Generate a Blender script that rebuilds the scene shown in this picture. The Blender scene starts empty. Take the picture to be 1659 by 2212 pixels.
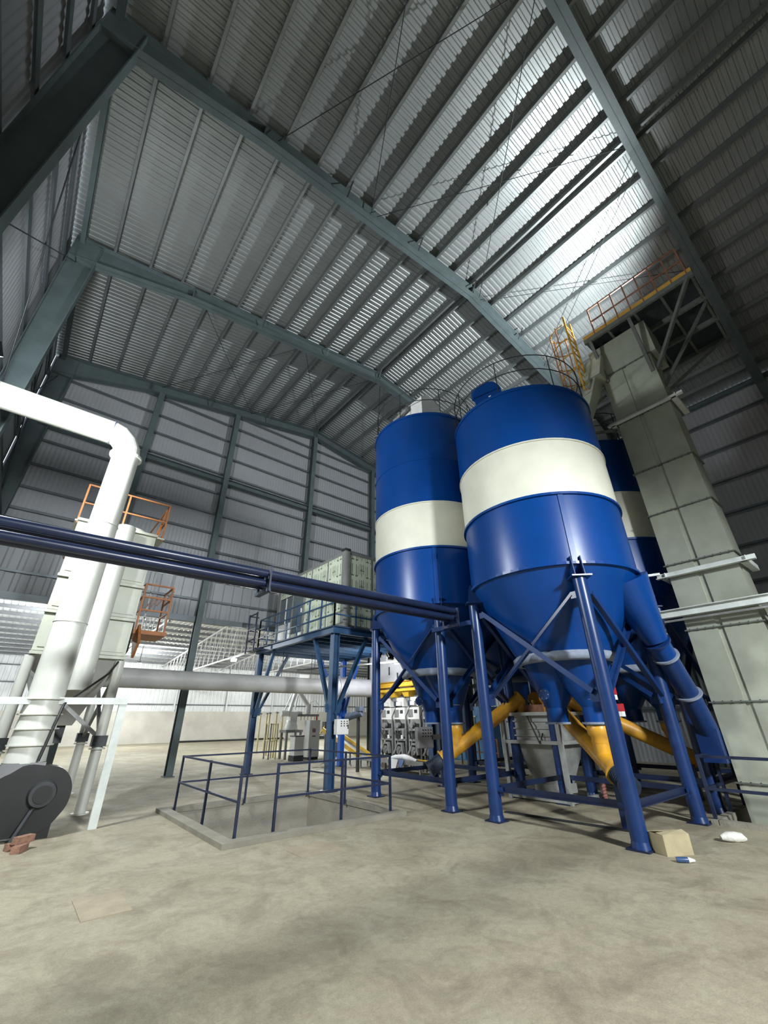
import bpy, math, random
from mathutils import Vector, Matrix
random.seed(7)
PI = math.pi
scene = bpy.context.scene
COL = scene.collection
V = Vector

# ------------------------------------------------------------------ camera
cam_d = bpy.data.cameras.new('camera')
cam = bpy.data.objects.new('camera', cam_d)
COL.objects.link(cam)
cam_d.sensor_fit = 'VERTICAL'
cam_d.sensor_height = 24.0
cam_d.lens = 24.0 * 885.0 / 2212.0
cam_d.clip_start = 0.05
cam_d.clip_end = 300
def _un(px, py): return V((px - 829.5, py - 1106.0, 885.0)).normalized()
_rz = _un(813, -637)
_ry = _un(10, 1560); _ry = (_ry - _ry.dot(_rz) * _rz).normalized()
_rx = _ry.cross(_rz)
# rows of the world matrix: world axes seen in the camera frame (x right, y down, z forward)
right = V((_rx[0], _ry[0], _rz[0])); down = V((_rx[1], _ry[1], _rz[1])); fwd = V((_rx[2], _ry[2], _rz[2]))
M = Matrix.Identity(4)
for i in range(3):
    M[i][0] = right[i]; M[i][1] = -down[i]; M[i][2] = -fwd[i]
M[2][3] = 1.6
cam.matrix_world = M
scene.camera = cam

# ------------------------------------------------------------------ world, exposure
w = bpy.data.worlds.new('world'); scene.world = w
w.use_nodes = True
w.node_tree.nodes['Background'].inputs[0].default_value = (0.80, 0.90, 1.0, 1)
w.node_tree.nodes['Background'].inputs[1].default_value = 1.6
scene.view_settings.view_transform = 'Standard'
scene.view_settings.look = 'None'
scene.view_settings.gamma = 1.0
scene.view_settings.use_curve_mapping = False
scene.view_settings.exposure = 0.75

# lamp powers (each lamp is built with its housing further down)
P_LEFT, P_LEFT_UP_FILL, P_BACK_FILL, P_TOP, P_PLATFORM, P_ANNEX = 1350, 950, 7000, 1900, 110, 1250
WHITE_LIGHT = (0.93, 0.98, 1.0)

# ------------------------------------------------------------------ materials
MATS = {}
def mat(name, col, rough=0.6, metal=0.0, var=0.12, scale=3.0, bump=0.0, bscale=40.0, col2=None, coords='Object', spec=0.5, coat=0.0):
    m = bpy.data.materials.new(name); m.use_nodes = True
    nt = m.node_tree; b = nt.nodes['Principled BSDF']
    b.inputs['Roughness'].default_value = rough
    b.inputs['Metallic'].default_value = metal
    b.inputs['Specular IOR Level'].default_value = spec
    if coat: b.inputs['Coat Weight'].default_value = coat
    tc = nt.nodes.new('ShaderNodeNewGeometry')
    n = nt.nodes.new('ShaderNodeTexNoise'); n.inputs['Scale'].default_value = scale; n.inputs['Detail'].default_value = 6
    n.inputs['Roughness'].default_value = 0.62
    nt.links.new(tc.outputs['Position'], n.inputs['Vector'])
    r = nt.nodes.new('ShaderNodeValToRGB')
    c2 = col2 or tuple(c * (1 - 2 * var) for c in col)
    r.color_ramp.elements[0].position = 0.33; r.color_ramp.elements[1].position = 0.66
    r.color_ramp.elements[0].color = (*c2, 1); r.color_ramp.elements[1].color = (*col, 1)
    nt.links.new(n.outputs['Fac'], r.inputs['Fac'])
    nt.links.new(r.outputs['Color'], b.inputs['Base Color'])
    if bump:
        n2 = nt.nodes.new('ShaderNodeTexNoise'); n2.inputs['Scale'].default_value = bscale; n2.inputs['Detail'].default_value = 4
        nt.links.new(tc.outputs['Position'], n2.inputs['Vector'])
        bp = nt.nodes.new('ShaderNodeBump'); bp.inputs['Strength'].default_value = bump; bp.inputs['Distance'].default_value = 0.03
        nt.links.new(n2.outputs['Fac'], bp.inputs['Height'])
        nt.links.new(bp.outputs['Normal'], b.inputs['Normal'])
    MATS[name] = m
    return m

mat('blue', (0.002, 0.047, 0.225), 0.32, 0, 0.08, 1.2, 0.03, 3.0, spec=0.35)
mat('blue_leg', (0.008, 0.036, 0.145), 0.33, 0, 0.16, 2.5, spec=0.5)
mat('navy', (0.012, 0.022, 0.065), 0.33, 0, 0.15, 4.0)
mat('platform_blue', (0.030, 0.085, 0.185), 0.42, 0, 0.16, 4.0)
mat('bright_blue', (0.02, 0.12, 0.52), 0.42, 0, 0.1, 4.0)
mat('rail_blue', (0.012, 0.022, 0.062), 0.5, 0, 0.2, 6.0)
mat('cream', (0.67, 0.67, 0.565), 0.42, 0, 0.05, 2.0, 0.04, 2.5)
mat('dusty', (0.24, 0.28, 0.36), 0.8, 0, 0.12, 8.0)
mat('steel_green', (0.105, 0.14, 0.145), 0.5, 0, 0.12, 2.0)
mat('galv', (0.34, 0.365, 0.365), 0.46, 0.5, 0.06, 1.0)
mat('galv_purlin', (0.27, 0.295, 0.295), 0.45, 0.6, 0.08, 2.0)
mat('clad', (0.36, 0.375, 0.40), 0.55, 0.0, 0.05, 0.6)
mat('girt', (0.17, 0.195, 0.21), 0.45, 0.5, 0.1, 2.0)
mat('white_paint', (0.62, 0.63, 0.575), 0.40, 0, 0.06, 2.5, 0.03, 4.0)
mat('white_beam', (0.66, 0.70, 0.67), 0.5, 0, 0.1, 4.0)
mat('duct_grey', (0.50, 0.50, 0.49), 0.5, 0, 0.12, 1.6)
mat('coll_panel', (0.56, 0.58, 0.49), 0.5, 0, 0.07, 2.0)
mat('elev', (0.45, 0.475, 0.39), 0.38, 0.25, 0.13, 1.4, 0.15, 1.6)
mat('elev_flange', (0.15, 0.165, 0.15), 0.6, 0.2, 0.15, 6.0)
mat('orange', (0.48, 0.18, 0.055), 0.6, 0, 0.15, 6.0)
mat('rust', (0.30, 0.13, 0.07), 0.6, 0.1, 0.2, 8.0)
mat('yellow_steel', (0.62, 0.33, 0.04), 0.5, 0, 0.12, 5.0)
mat('yellow', (0.74, 0.37, 0.02), 0.36, 0, 0.12, 4.0, col2=(0.50, 0.26, 0.05))
mat('yellow_bright', (0.85, 0.52, 0.04), 0.5, 0, 0.1, 5.0)
mat('post_yellow', (0.62, 0.55, 0.30), 0.55, 0, 0.08, 5.0)
mat('black', (0.013, 0.014, 0.016), 0.38, 0, 0.2, 4.0)
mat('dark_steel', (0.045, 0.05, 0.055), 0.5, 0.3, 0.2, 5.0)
mat('motor_blue', (0.028, 0.045, 0.08), 0.45, 0, 0.2, 8.0)
mat('motor_grey', (0.10, 0.13, 0.19), 0.5, 0, 0.2, 8.0)
mat('machine_white', (0.78, 0.78, 0.76), 0.4, 0, 0.05, 4.0)
mat('machine_grey', (0.27, 0.275, 0.27), 0.45, 0.2, 0.15, 8.0)
mat('machine_dark', (0.05, 0.05, 0.05), 0.5, 0.3, 0.25, 14.0)
mat('hopper_grey', (0.40, 0.41, 0.39), 0.45, 0.25, 0.18, 3.0)
mat('bin_grey', (0.56, 0.56, 0.60), 0.5, 0, 0.08, 2.0)
mat('red', (0.42, 0.012, 0.02), 0.4, 0, 0.1, 8.0)
mat('cardboard', (0.46, 0.39, 0.24), 0.85, 0, 0.08, 8.0)
mat('plastic_white', (0.75, 0.74, 0.68), 0.5, 0, 0.08, 9.0, 0.5, 14.0)
mat('bottle_blue', (0.05, 0.10, 0.22), 0.25, 0, 0.2, 9.0)
mat('pink', (0.70, 0.30, 0.28), 0.6, 0, 0.1, 9.0)
mat('brick', (0.36, 0.20, 0.14), 0.9, 0, 0.2, 12.0, 0.4, 50)
mat('light_blue', (0.10, 0.33, 0.66), 0.45, 0, 0.08, 3.0)
mat('glass_dark', (0.10, 0.13, 0.14), 0.10, 0, 0.1, 2.0)
mat('cont_frame', (0.25, 0.26, 0.25), 0.5, 0.2, 0.1, 5.0)
mat('annex_sheet', (0.72, 0.73, 0.72), 0.45, 0.1, 0.06, 0.8)
mat('annex_purlin', (0.16, 0.165, 0.17), 0.5, 0.2, 0.1, 2.0)
mat('truss_white', (0.55, 0.55, 0.54), 0.5, 0, 0.06, 3.0)
mat('bag', (0.72, 0.72, 0.74), 0.6, 0, 0.06, 9.0)
mat('bag_blue', (0.10, 0.16, 0.38), 0.6, 0, 0.06, 9.0)
mat('rubber', (0.02, 0.02, 0.02), 0.5, 0, 0.2, 9.0)
mat('wood', (0.30, 0.20, 0.12), 0.8, 0, 0.2, 9.0)
mat('grate', (0.05, 0.06, 0.07), 0.6, 0.3, 0.2, 6.0)

def floor_material():
    m = bpy.data.materials.new('concrete_floor'); m.use_nodes = True
    nt = m.node_tree; b = nt.nodes['Principled BSDF']; L = nt.links
    g = nt.nodes.new('ShaderNodeNewGeometry')
    def noise(scale, detail=6, rough=0.6, dist=0.0):
        n = nt.nodes.new('ShaderNodeTexNoise'); n.inputs['Scale'].default_value = scale
        n.inputs['Detail'].default_value = detail; n.inputs['Roughness'].default_value = rough
        n.inputs['Distortion'].default_value = dist
        L.new(g.outputs['Position'], n.inputs['Vector']); return n
    def ramp(src, p0, c0, p1, c1):
        r = nt.nodes.new('ShaderNodeValToRGB')
        r.color_ramp.elements[0].position = p0; r.color_ramp.elements[0].color = (*c0, 1)
        r.color_ramp.elements[1].position = p1; r.color_ramp.elements[1].color = (*c1, 1)
        L.new(src.outputs['Fac'], r.inputs['Fac']); return r
    def mix(a, bb, fac=1.0, mode='MULTIPLY'):
        x = nt.nodes.new('ShaderNodeMix'); x.data_type = 'RGBA'; x.blend_type = mode
        x.inputs[0].default_value = fac
        L.new(a, x.inputs[6]); L.new(bb, x.inputs[7]); return x.outputs[2]
    base = ramp(noise(0.45, 8, 0.65, 0.6), 0.30, (0.350, 0.305, 0.212), 0.70, (0.48, 0.44, 0.325))
    d1 = ramp(noise(1.7, 9, 0.7, 0.9), 0.34, (0.70, 0.69, 0.68), 0.56, (1, 1, 1))
    d2 = ramp(noise(14, 6, 0.7), 0.30, (0.80, 0.80, 0.80), 0.62, (1, 1, 1))
    d3 = ramp(noise(70, 3, 0.8), 0.33, (0.78, 0.78, 0.78), 0.60, (1, 1, 1))
    c = mix(base.outputs['Color'], d1.outputs['Color'])
    c = mix(c, d2.outputs['Color']); c = mix(c, d3.outputs['Color'])
    L.new(c, b.inputs['Base Color'])
    rr = ramp(noise(0.9, 5), 0.3, (0.55,) * 3, 0.7, (0.85,) * 3)
    L.new(rr.outputs['Color'], b.inputs['Roughness'])
    b.inputs['Specular IOR Level'].default_value = 0.35
    bp = nt.nodes.new('ShaderNodeBump'); bp.inputs['Strength'].default_value = 0.25; bp.inputs['Distance'].default_value = 0.02
    L.new(noise(45, 5, 0.7).outputs['Fac'], bp.inputs['Height']); L.new(bp.outputs['Normal'], b.inputs['Normal'])
    MATS['floor'] = m
floor_material()
mat('concrete', (0.36, 0.335, 0.275), 0.9, 0, 0.14, 1.3, 0.3, 30)
mat('kerb_concrete', (0.30, 0.28, 0.225), 0.9, 0, 0.14, 2.0, 0.3, 30)
mat('concrete_patch', (0.40, 0.34, 0.24), 0.9, 0, 0.14, 3.0, 0.3, 40)
mat('concrete_wall', (0.60, 0.57, 0.50), 0.9, 0, 0.13, 0.5, 0.2, 12)

def skylight_material():
    m = bpy.data.materials.new('skylight_sheet'); m.use_nodes = True
    nt = m.node_tree; out = nt.nodes['Material Output']; b = nt.nodes['Principled BSDF']
    b.inputs['Base Color'].default_value = (0.62, 0.63, 0.60, 1); b.inputs['Roughness'].default_value = 0.5
    t = nt.nodes.new('ShaderNodeBsdfTranslucent'); t.inputs[0].default_value = (0.8, 0.8, 0.76, 1)
    x = nt.nodes.new('ShaderNodeMixShader'); x.inputs[0].default_value = 0.12
    nt.links.new(b.outputs[0], x.inputs[1]); nt.links.new(t.outputs[0], x.inputs[2]); nt.links.new(x.outputs[0], out.inputs[0])
    MATS['skylight'] = m
skylight_material()

def film_material():
    """pale green wall panel in its printed protective film: rows of dark strokes and arrows"""
    m = bpy.data.materials.new('printed_film'); m.use_nodes = True
    nt = m.node_tree; b = nt.nodes['Principled BSDF']; L = nt.links
    b.inputs['Roughness'].default_value = 0.4
    tc = nt.nodes.new('ShaderNodeTexCoord'); sp = nt.nodes.new('ShaderNodeSeparateXYZ')
    L.new(tc.outputs['Object'], sp.inputs[0])
    def math_(op, a, bb=0.0, c=None):
        n = nt.nodes.new('ShaderNodeMath'); n.operation = op
        for i, v in enumerate((a, bb) if c is None else (a, bb, c)):
            if isinstance(v, (int, float)): n.inputs[i].default_value = v
            else: L.new(v, n.inputs[i])
        return n.outputs[0]
    s = math_('ADD', sp.outputs[0], sp.outputs[1])
    u = math_('FRACT', math_('MULTIPLY', s, 1 / 0.62)); v = math_('FRACT', math_('MULTIPLY', sp.outputs[2], 1 / 0.56))
    def band(x, lo, hi): return math_('MULTIPLY', math_('GREATER_THAN', x, lo), math_('LESS_THAN', x, hi))
    tot = None
    for (a0, a1, b0, b1) in ((.06, .10, .25, .88), (.18, .205, .2, .8), (.30, .33, .3, .95), (.42, .46, .2, .95), (.55, .585, .35, .95),
                             (.68, .70, .2, .9), (.80, .84, .3, .9), (.02, .20, .16, .22), (.34, .62, .52, .57), (.74, .92, .14, .21),
                             (.38, .50, .60, .64), (.05, .12, .10, .16), (.80, .86, .22, .27)):
        k = math_('MULTIPLY', band(u, a0, a1), band(v, b0, b1))
        tot = k if tot is None else math_('MAXIMUM', tot, k)
    x = nt.nodes.new('ShaderNodeMix'); x.data_type = 'RGBA'
    x.inputs[6].default_value = (0.60, 0.66, 0.53, 1); x.inputs[7].default_value = (0.10, 0.13, 0.08, 1)
    L.new(tot, x.inputs[0]); L.new(x.outputs[2], b.inputs['Base Color'])
    MATS['film'] = m
film_material()

def emit(name, col, strength):
    m = bpy.data.materials.new(name); m.use_nodes = True
    nt = m.node_tree; b = nt.nodes['Principled BSDF']
    b.inputs['Emission Color'].default_value = (*col, 1); b.inputs['Emission Strength'].default_value = strength
    b.inputs['Base Color'].default_value = (0.8, 0.8, 0.8, 1)
    MATS[name] = m
emit('lamp_glow', (1.0, 0.98, 0.93), 60)

# ------------------------------------------------------------------ mesh helpers
class MB:
    def __init__(s): s.v = []; s.f = []; s.sm = []
    def add(s, vs, fs, smooth=False):
        o = len(s.v); s.v += [V(p) for p in vs]
        for f in fs: s.f.append([o + i for i in f]); s.sm.append(smooth)
        return s
    def box(s, x0, x1, y0, y1, z0, z1):
        return s.add([(x0, y0, z0), (x1, y0, z0), (x1, y1, z0), (x0, y1, z0), (x0, y0, z1), (x1, y0, z1), (x1, y1, z1), (x0, y1, z1)],
                     [(3, 2, 1, 0), (4, 5, 6, 7), (0, 1, 5, 4), (1, 2, 6, 5), (2, 3, 7, 6), (3, 0, 4, 7)])
    def frame(s, p0, p1, up=(0, 0, 1)):
        p0, p1 = V(p0), V(p1); d = (p1 - p0).normalized(); u = V(up)
        if abs(d.dot(u)) > 0.98: u = V((1, 0, 0)) if abs(d.x) < 0.9 else V((0, 1, 0))
        a = d.cross(u).normalized(); u = a.cross(d).normalized()
        return p0, p1, d, a, u
    def bar(s, p0, p1, w, h, up=(0, 0, 1)):
        p0, p1, d, a, u = s.frame(p0, p1, up); vs = []
        for p in (p0, p1):
            for i, j in ((-1, -1), (1, -1), (1, 1), (-1, 1)): vs.append(p + a * (i * w / 2) + u * (j * h / 2))
        return s.add(vs, [(3, 2, 1, 0), (4, 5, 6, 7), (0, 1, 5, 4), (1, 2, 6, 5), (2, 3, 7, 6), (3, 0, 4, 7)])
    def angle(s, p0, p1, w, t=0.012, up=(0, 0, 1)):
        p0, p1, d, a, u = s.frame(p0, p1, up)
        s.bar(p0, p1, w, t, u); s.bar(p0 + a * (w / 2) + u * (w / 2), p1 + a * (w / 2) + u * (w / 2), t, w, u); return s
    def ibeam(s, p0, p1, w, h, t=0.015, up=(0, 0, 1)):
        p0, p1, d, a, u = s.frame(p0, p1, up)
        s.bar(p0, p1, t, h - 2 * t, u)
        s.bar(p0 + u * (h / 2 - t / 2), p1 + u * (h / 2 - t / 2), w, t, u); s.bar(p0 - u * (h / 2 - t / 2), p1 - u * (h / 2 - t / 2), w, t, u); return s
    def tube(s, p0, p1, r, r2=None, n=20, caps=True, smooth=True):
        r2 = r if r2 is None else r2
        p0, p1, d, a, u = s.frame(p0, p1); vs = []
        for p, q in ((p0, r), (p1, r2)):
            for i in range(n):
                t = 2 * PI * i / n; vs.append(p + a * (q * math.cos(t)) + u * (q * math.sin(t)))
        s.add(vs, [(i, (i + 1) % n, n + (i + 1) % n, n + i) for i in range(n)], smooth)
        if caps: s.add(vs, [tuple(range(n))[::-1], tuple(range(n, 2 * n))])
        return s
    def path(s, pts, r, n=10, smooth=True):
        pts = [V(p) for p in pts]; rings = []; prev = None
        for i, p in enumerate(pts):
            d = (pts[min(i + 1, len(pts) - 1)] - pts[max(i - 1, 0)]).normalized()
            if prev is None:
                u = V((0, 0, 1)) if abs(d.z) < 0.9 else V((1, 0, 0))
                a = d.cross(u).normalized()
            else:
                a = (prev - d * prev.dot(d)).normalized()
            prev = a; u = a.cross(d)
            rr = r[i] if isinstance(r, (list, tuple)) else r
            rings.append([p + a * (rr * math.cos(2 * PI * k / n)) + u * (rr * math.sin(2 * PI * k / n)) for k in range(n)])
        vs = [q for ring in rings for q in ring]; fs = []
        for i in range(len(pts) - 1):
            for k in range(n): fs.append((i * n + k, i * n + (k + 1) % n, (i + 1) * n + (k + 1) % n, (i + 1) * n + k))
        s.add(vs, fs, smooth); s.add(rings[0] + rings[-1], [tuple(range(n))[::-1], tuple(range(n, 2 * n))]); return s
    def lathe(s, prof, cx, cy, n=48, smooth=True):
        vs = []
        for r, z in prof:
            for k in range(n): t = 2 * PI * k / n; vs.append((cx + r * math.cos(t), cy + r * math.sin(t), z))
        fs = []
        for i in range(len(prof) - 1):
            for k in range(n): fs.append((i * n + k, i * n + (k + 1) % n, (i + 1) * n + (k + 1) % n, (i + 1) * n + k))
        return s.add(vs, fs, smooth)
    def loft(s, c0, r0, c1, r1, n=28):
        vs = []
        for c, r in ((c0, r0), (c1, r1)):
            for k in range(n): t = 2 * PI * k / n; vs.append((c[0] + r * math.cos(t), c[1] + r * math.sin(t), c[2]))
        return s.add(vs, [(k, (k + 1) % n, n + (k + 1) % n, n + k) for k in range(n)], True)
    def disc(s, c, axis, r, h, n=20): c = V(c); a = V(axis).normalized(); return s.tube(c - a * h / 2, c + a * h / 2, r, n=n)
    def ring(s, cx, cy, z, r_in, r_out, h, n=48):
        return s.lathe([(r_in, z), (r_out, z), (r_out, z + h), (r_in, z + h), (r_in, z)], cx, cy, n, False)
    def prism(s, poly, p_axis, thick):
        """poly: list of 3d points (planar), extruded by p_axis*thick"""
        a = V(p_axis) * thick; n = len(poly); vs = [V(p) for p in poly] + [V(p) + a for p in poly]
        return s.add(vs, [tuple(range(n))[::-1], tuple(range(n, 2 * n))] + [(i, (i + 1) % n, n + (i + 1) % n, n + i) for i in range(n)])
    def pyramid(s, r0, r1):
        """r = (x0,x1,y0,y1,z) bottom and top rectangles"""
        vs = []
        for x0, x1, y0, y1, z in (r0, r1): vs += [(x0, y0, z), (x1, y0, z), (x1, y1, z), (x0, y1, z)]
        return s.add(vs, [(3, 2, 1, 0), (4, 5, 6, 7), (0, 1, 5, 4), (1, 2, 6, 5), (2, 3, 7, 6), (3, 0, 4, 7)])
    def build(s, name, material, parent=None, base=None):
        me = bpy.data.meshes.new(name)
        off = V((0, 0, 0))
        p = parent
        while p is not None: off += p.location; p = p.parent
        loc = V((0, 0, 0))
        if base is not None: loc = V(base) - off
        me.from_pydata([tuple(q - off - loc) for q in s.v], [], s.f)
        me.polygons.foreach_set('use_smooth', s.sm)
        me.materials.append(MATS[material]); me.update()
        import bmesh
        bm = bmesh.new(); bm.from_mesh(me); bmesh.ops.recalc_face_normals(bm, faces=bm.faces); bm.to_mesh(me); bm.free()
        o = bpy.data.objects.new(name, me); COL.objects.link(o); o.location = loc
        if parent is not None: o.parent = parent
        return o

def tag(o, label=None, cat=None, group=None, kind=None):
    if label: o['label'] = label
    if cat: o['category'] = cat
    if group: o['group'] = group
    if kind: o['kind'] = kind
    return o
def thing(name, loc, label, cat, group=None):
    o = bpy.data.objects.new(name, None); COL.objects.link(o); o.location = loc; o.empty_display_size = 0.2
    return tag(o, label, cat, group)
def dupe(o, loc, parent=None):
    c = o.copy(); COL.objects.link(c); c.location = loc
    if parent is not None: c.parent = parent
    return c

# ------------------------------------------------------------------ layout
XL, XR, XM = -2.1, 20.1, 9.0            # inner faces of side walls, ridge
YG, YB = 16.8, -9.0                     # gable wall, wall behind the camera
FR = [-0.18, 5.6, 11.15, 16.75]         # frame lines
SL = 0.165
def zb(x): return 15.72 - SL * abs(x - XM)      # underside of rafters
def zt(x): return zb(x) + 0.44                  # top of rafters = underside of purlins
def zs(x): return zt(x) + 0.21                  # roof sheet

# ------------------------------------------------------------------ floor with two pits
PIT = (3.0, 6.2, 7.2, 10.45)
BOOT = (9.75, 12.4, -1.2, 2.95)
fx = [-3.2, PIT[0], PIT[1], BOOT[0], BOOT[1], 42]
fy = [-9.4, BOOT[2], BOOT[3], PIT[2], PIT[3], 46]
mb = MB()
for i in range(5):
    for j in range(5):
        if (i, j) in ((1, 3), (3, 1)): continue
        mb.add([(fx[i], fy[j], 0), (fx[i + 1], fy[j], 0), (fx[i + 1], fy[j + 1], 0), (fx[i], fy[j + 1], 0)], [(0, 1, 2, 3)])
floor = tag(mb.build('floor', 'floor'), 'bare dusty concrete floor of the hall', kind='structure')
def pit_box(r, depth, name):
    x0, x1, y0, y1 = r; m = MB(); t = 0.2
    m.box(x0 - t, x0, y0 - t, y1 + t, -depth, -0.004); m.box(x1, x1 + t, y0 - t, y1 + t, -depth, -0.004)
    m.box(x0, x1, y0 - t, y0, -depth, -0.004); m.box(x0, x1, y1, y1 + t, -depth, -0.004)
    m.box(x0 - t, x1 + t, y0 - t, y1 + t, -depth - 0.2, -depth)
    return m.build(name, 'concrete', floor)
pit_box(PIT, 1.5, 'pit_lining'); pit_box(BOOT, 1.2, 'pit_lining')
def kerb(x0, x1, y0, y1): MB().box(x0, x1, y0, y1, -0.02, 0.07).build('pit_kerb', 'kerb_concrete', floor)
kerb(2.82, 3.02, 7.0, 10.62); kerb(3.02, 6.3, 7.0, 7.2); kerb(6.18, 6.3, 7.2, 10.45); kerb(3.02, 6.3, 10.43, 10.6)
kerb(9.6, 9.76, -1.2, 2.95); kerb(9.6, 12.5, 2.94, 3.06)
# crosswise concrete strut inside the pit
MB().bar((3.6, 10.4, -0.6), (5.6, 7.3, -1.5), 0.14, 0.10).build('pit_strut', 'dark_steel', floor)
MB().box(1.03, 1.45, 5.56, 6.2, 0.0, 0.006).build('floor_patch', 'concrete_patch', floor)
MB().box(3.5, 4.15, 5.95, 6.5, 0.0, 0.005).build('floor_patch', 'concrete_patch', floor)
MB().bar((7.9, 5.95, 0.01), (8.12, 3.3, 0.01), 0.10, 0.02).build('dark_floor_strip', 'dark_steel', floor)  # thin dark strip lying on the floor

# ------------------------------------------------------------------ roof
def corrugated(length_pts, profile_axis, a0, a1, pitch, rise, surf, wave=False):
    """ribbed sheet: profile runs along profile_axis from a0 to a1, surf(a,h,k) gives the point"""
    m = MB(); prof = []
    a = a0
    while a < a1:
        for da, h in ([(k / 8, 0.5 - 0.5 * math.cos(2 * PI * k / 8)) for k in range(8)] if wave else ((0, 0), (0.50, 0), (0.62, 1), (0.88, 1))):
            q = a + da * pitch
            if q <= a1: prof.append((q, h * rise))
        a += pitch
    prof.append((a1, 0))
    n = length_pts; vs = []
    for q, h in prof:
        for k in range(n): vs.append(surf(q, h, k))
    fs = []
    for i in range(len(prof) - 1):
        for k in range(n - 1): fs.append((i * n + k, (i + 1) * n + k, (i + 1) * n + k + 1, i * n + k + 1))
    m.add(vs, fs, wave); return m
xs_left = [XL - 0.55, XM]; xs_right = [XM, XR + 0.55]
ceiling = tag(corrugated(2, 'y', YB - 0.3, YG + 0.25, 0.165, 0.022, lambda a, h, k: (xs_left[k], a, zs(xs_left[k]) + h)).build('ceiling', 'galv'),
              'ribbed metal roof of the hall seen from below', kind='structure')
corrugated(2, 'y', YB - 0.3, YG + 0.25, 0.165, 0.022, lambda a, h, k: (xs_right[k], a, zs(xs_right[k]) + h)).build('roof_sheet', 'galv', ceiling)
MB().box(XM - 0.25, XM + 0.25, YB - 0.3, YG + 0.25, zs(XM) + 0.04, zs(XM) + 0.06).build('ridge_cap', 'galv', ceiling)
# purlins: C-sections along the building
def c_purlin(y0, y1):
    m = MB(); m.box(-0.005, 0.005, y0, y1, 0, 0.20); m.box(-0.005, 0.075, y0, y1, 0, 0.008); m.box(-0.005, 0.075, y0, y1, 0.192, 0.20)
    m.box(0.068, 0.075, y0, y1, 0, 0.02); return m
pm = c_purlin(YB, YG).build('purlin', 'galv_purlin', ceiling, (0, 0, 0))
pl = [8.86 - 0.94 * k for k in range(12)]
first = True
for k, x in enumerate(pl):
    for xx in (x, 2 * XM - x):
        if first: pm.location = (xx, 0, zt(xx)); first = False
        else: dupe(pm, (xx, 0, zt(xx)), ceiling)
# rafters: haunched I-sections
def rafter(y, wf=0.30):
    m = MB(); x0, x1 = XL - 0.25, XR + 0.25
    xs_ = [x0, x0 + 3.2, XM, x1 - 3.2, x1]
    bot = [zb(x) for x in xs_]; bot[0] -= 0.42; bot[-1] -= 0.42
    top = [zt(x) for x in xs_]
    for i in range(4):
        a, b2 = xs_[i], xs_[i + 1]
        m.prism([(a, y - 0.008, bot[i]), (b2, y - 0.008, bot[i + 1]), (b2, y - 0.008, top[i + 1]), (a, y - 0.008, top[i])], (0, 1, 0), 0.016)
        m.prism([(a, y - wf / 2, bot[i]), (b2, y - wf / 2, bot[i + 1]), (b2, y - wf / 2, bot[i + 1] + 0.02), (a, y - wf / 2, bot[i] + 0.02)], (0, 1, 0), wf)
        m.prism([(a, y - wf / 2, top[i] - 0.02), (b2, y - wf / 2, top[i + 1] - 0.02), (b2, y - wf / 2, top[i + 1]), (a, y - wf / 2, top[i])], (0, 1, 0), wf)
    for x in (x0 + 3.2, XM, x1 - 3.2): m.box(x - 0.012, x + 0.012, y - wf / 2, y + wf / 2, zb(x), zt(x))
    return m.build('rafter', 'steel_green', ceiling)
for y in FR: rafter(y)
rafter(-5.9)
# flange stays and bracing rods
for y, xs_ in ((5.6, (3.3, 6.1, 8.9, 11.7)), (11.15, (3.3, 6.1, 8.9)), (16.75, (3.3, 6.1, 8.9))):
    for x in xs_:
        MB().bar((x, y - 0.12, zb(x) + 0.01), (x, y - 0.42, zt(x) + 0.03), 0.04, 0.012).build('flange_stay', 'dark_steel', ceiling)
def rod(p0, p1): MB().tube(p0, p1, 0.011, n=6).build('bracing_rod', 'dark_steel', ceiling)
def rr(x, y): return (x, y, zb(x) + 0.28)
for a, b2 in (((1.2, -0.1), (4.2, 5.5)), ((4.2, -0.1), (1.2, 5.5)), ((4.2, -0.1), (9.4, 5.5)), ((9.0, -0.1), (4.4, 5.5)), ((9.6, -0.1), (13.8, 5.5)), ((13.8, -0.1), (9.6, 5.5)),
              ((1.2, 11.25), (5.2, 16.6)), ((5.2, 11.25), (1.2, 16.6)), ((5.2, 11.25), (9.0, 16.6)), ((9.0, 11.25), (5.2, 16.6)), ((9.2, 11.25), (13.2, 16.6))):
    rod(rr(*a), rr(*b2))

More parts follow.
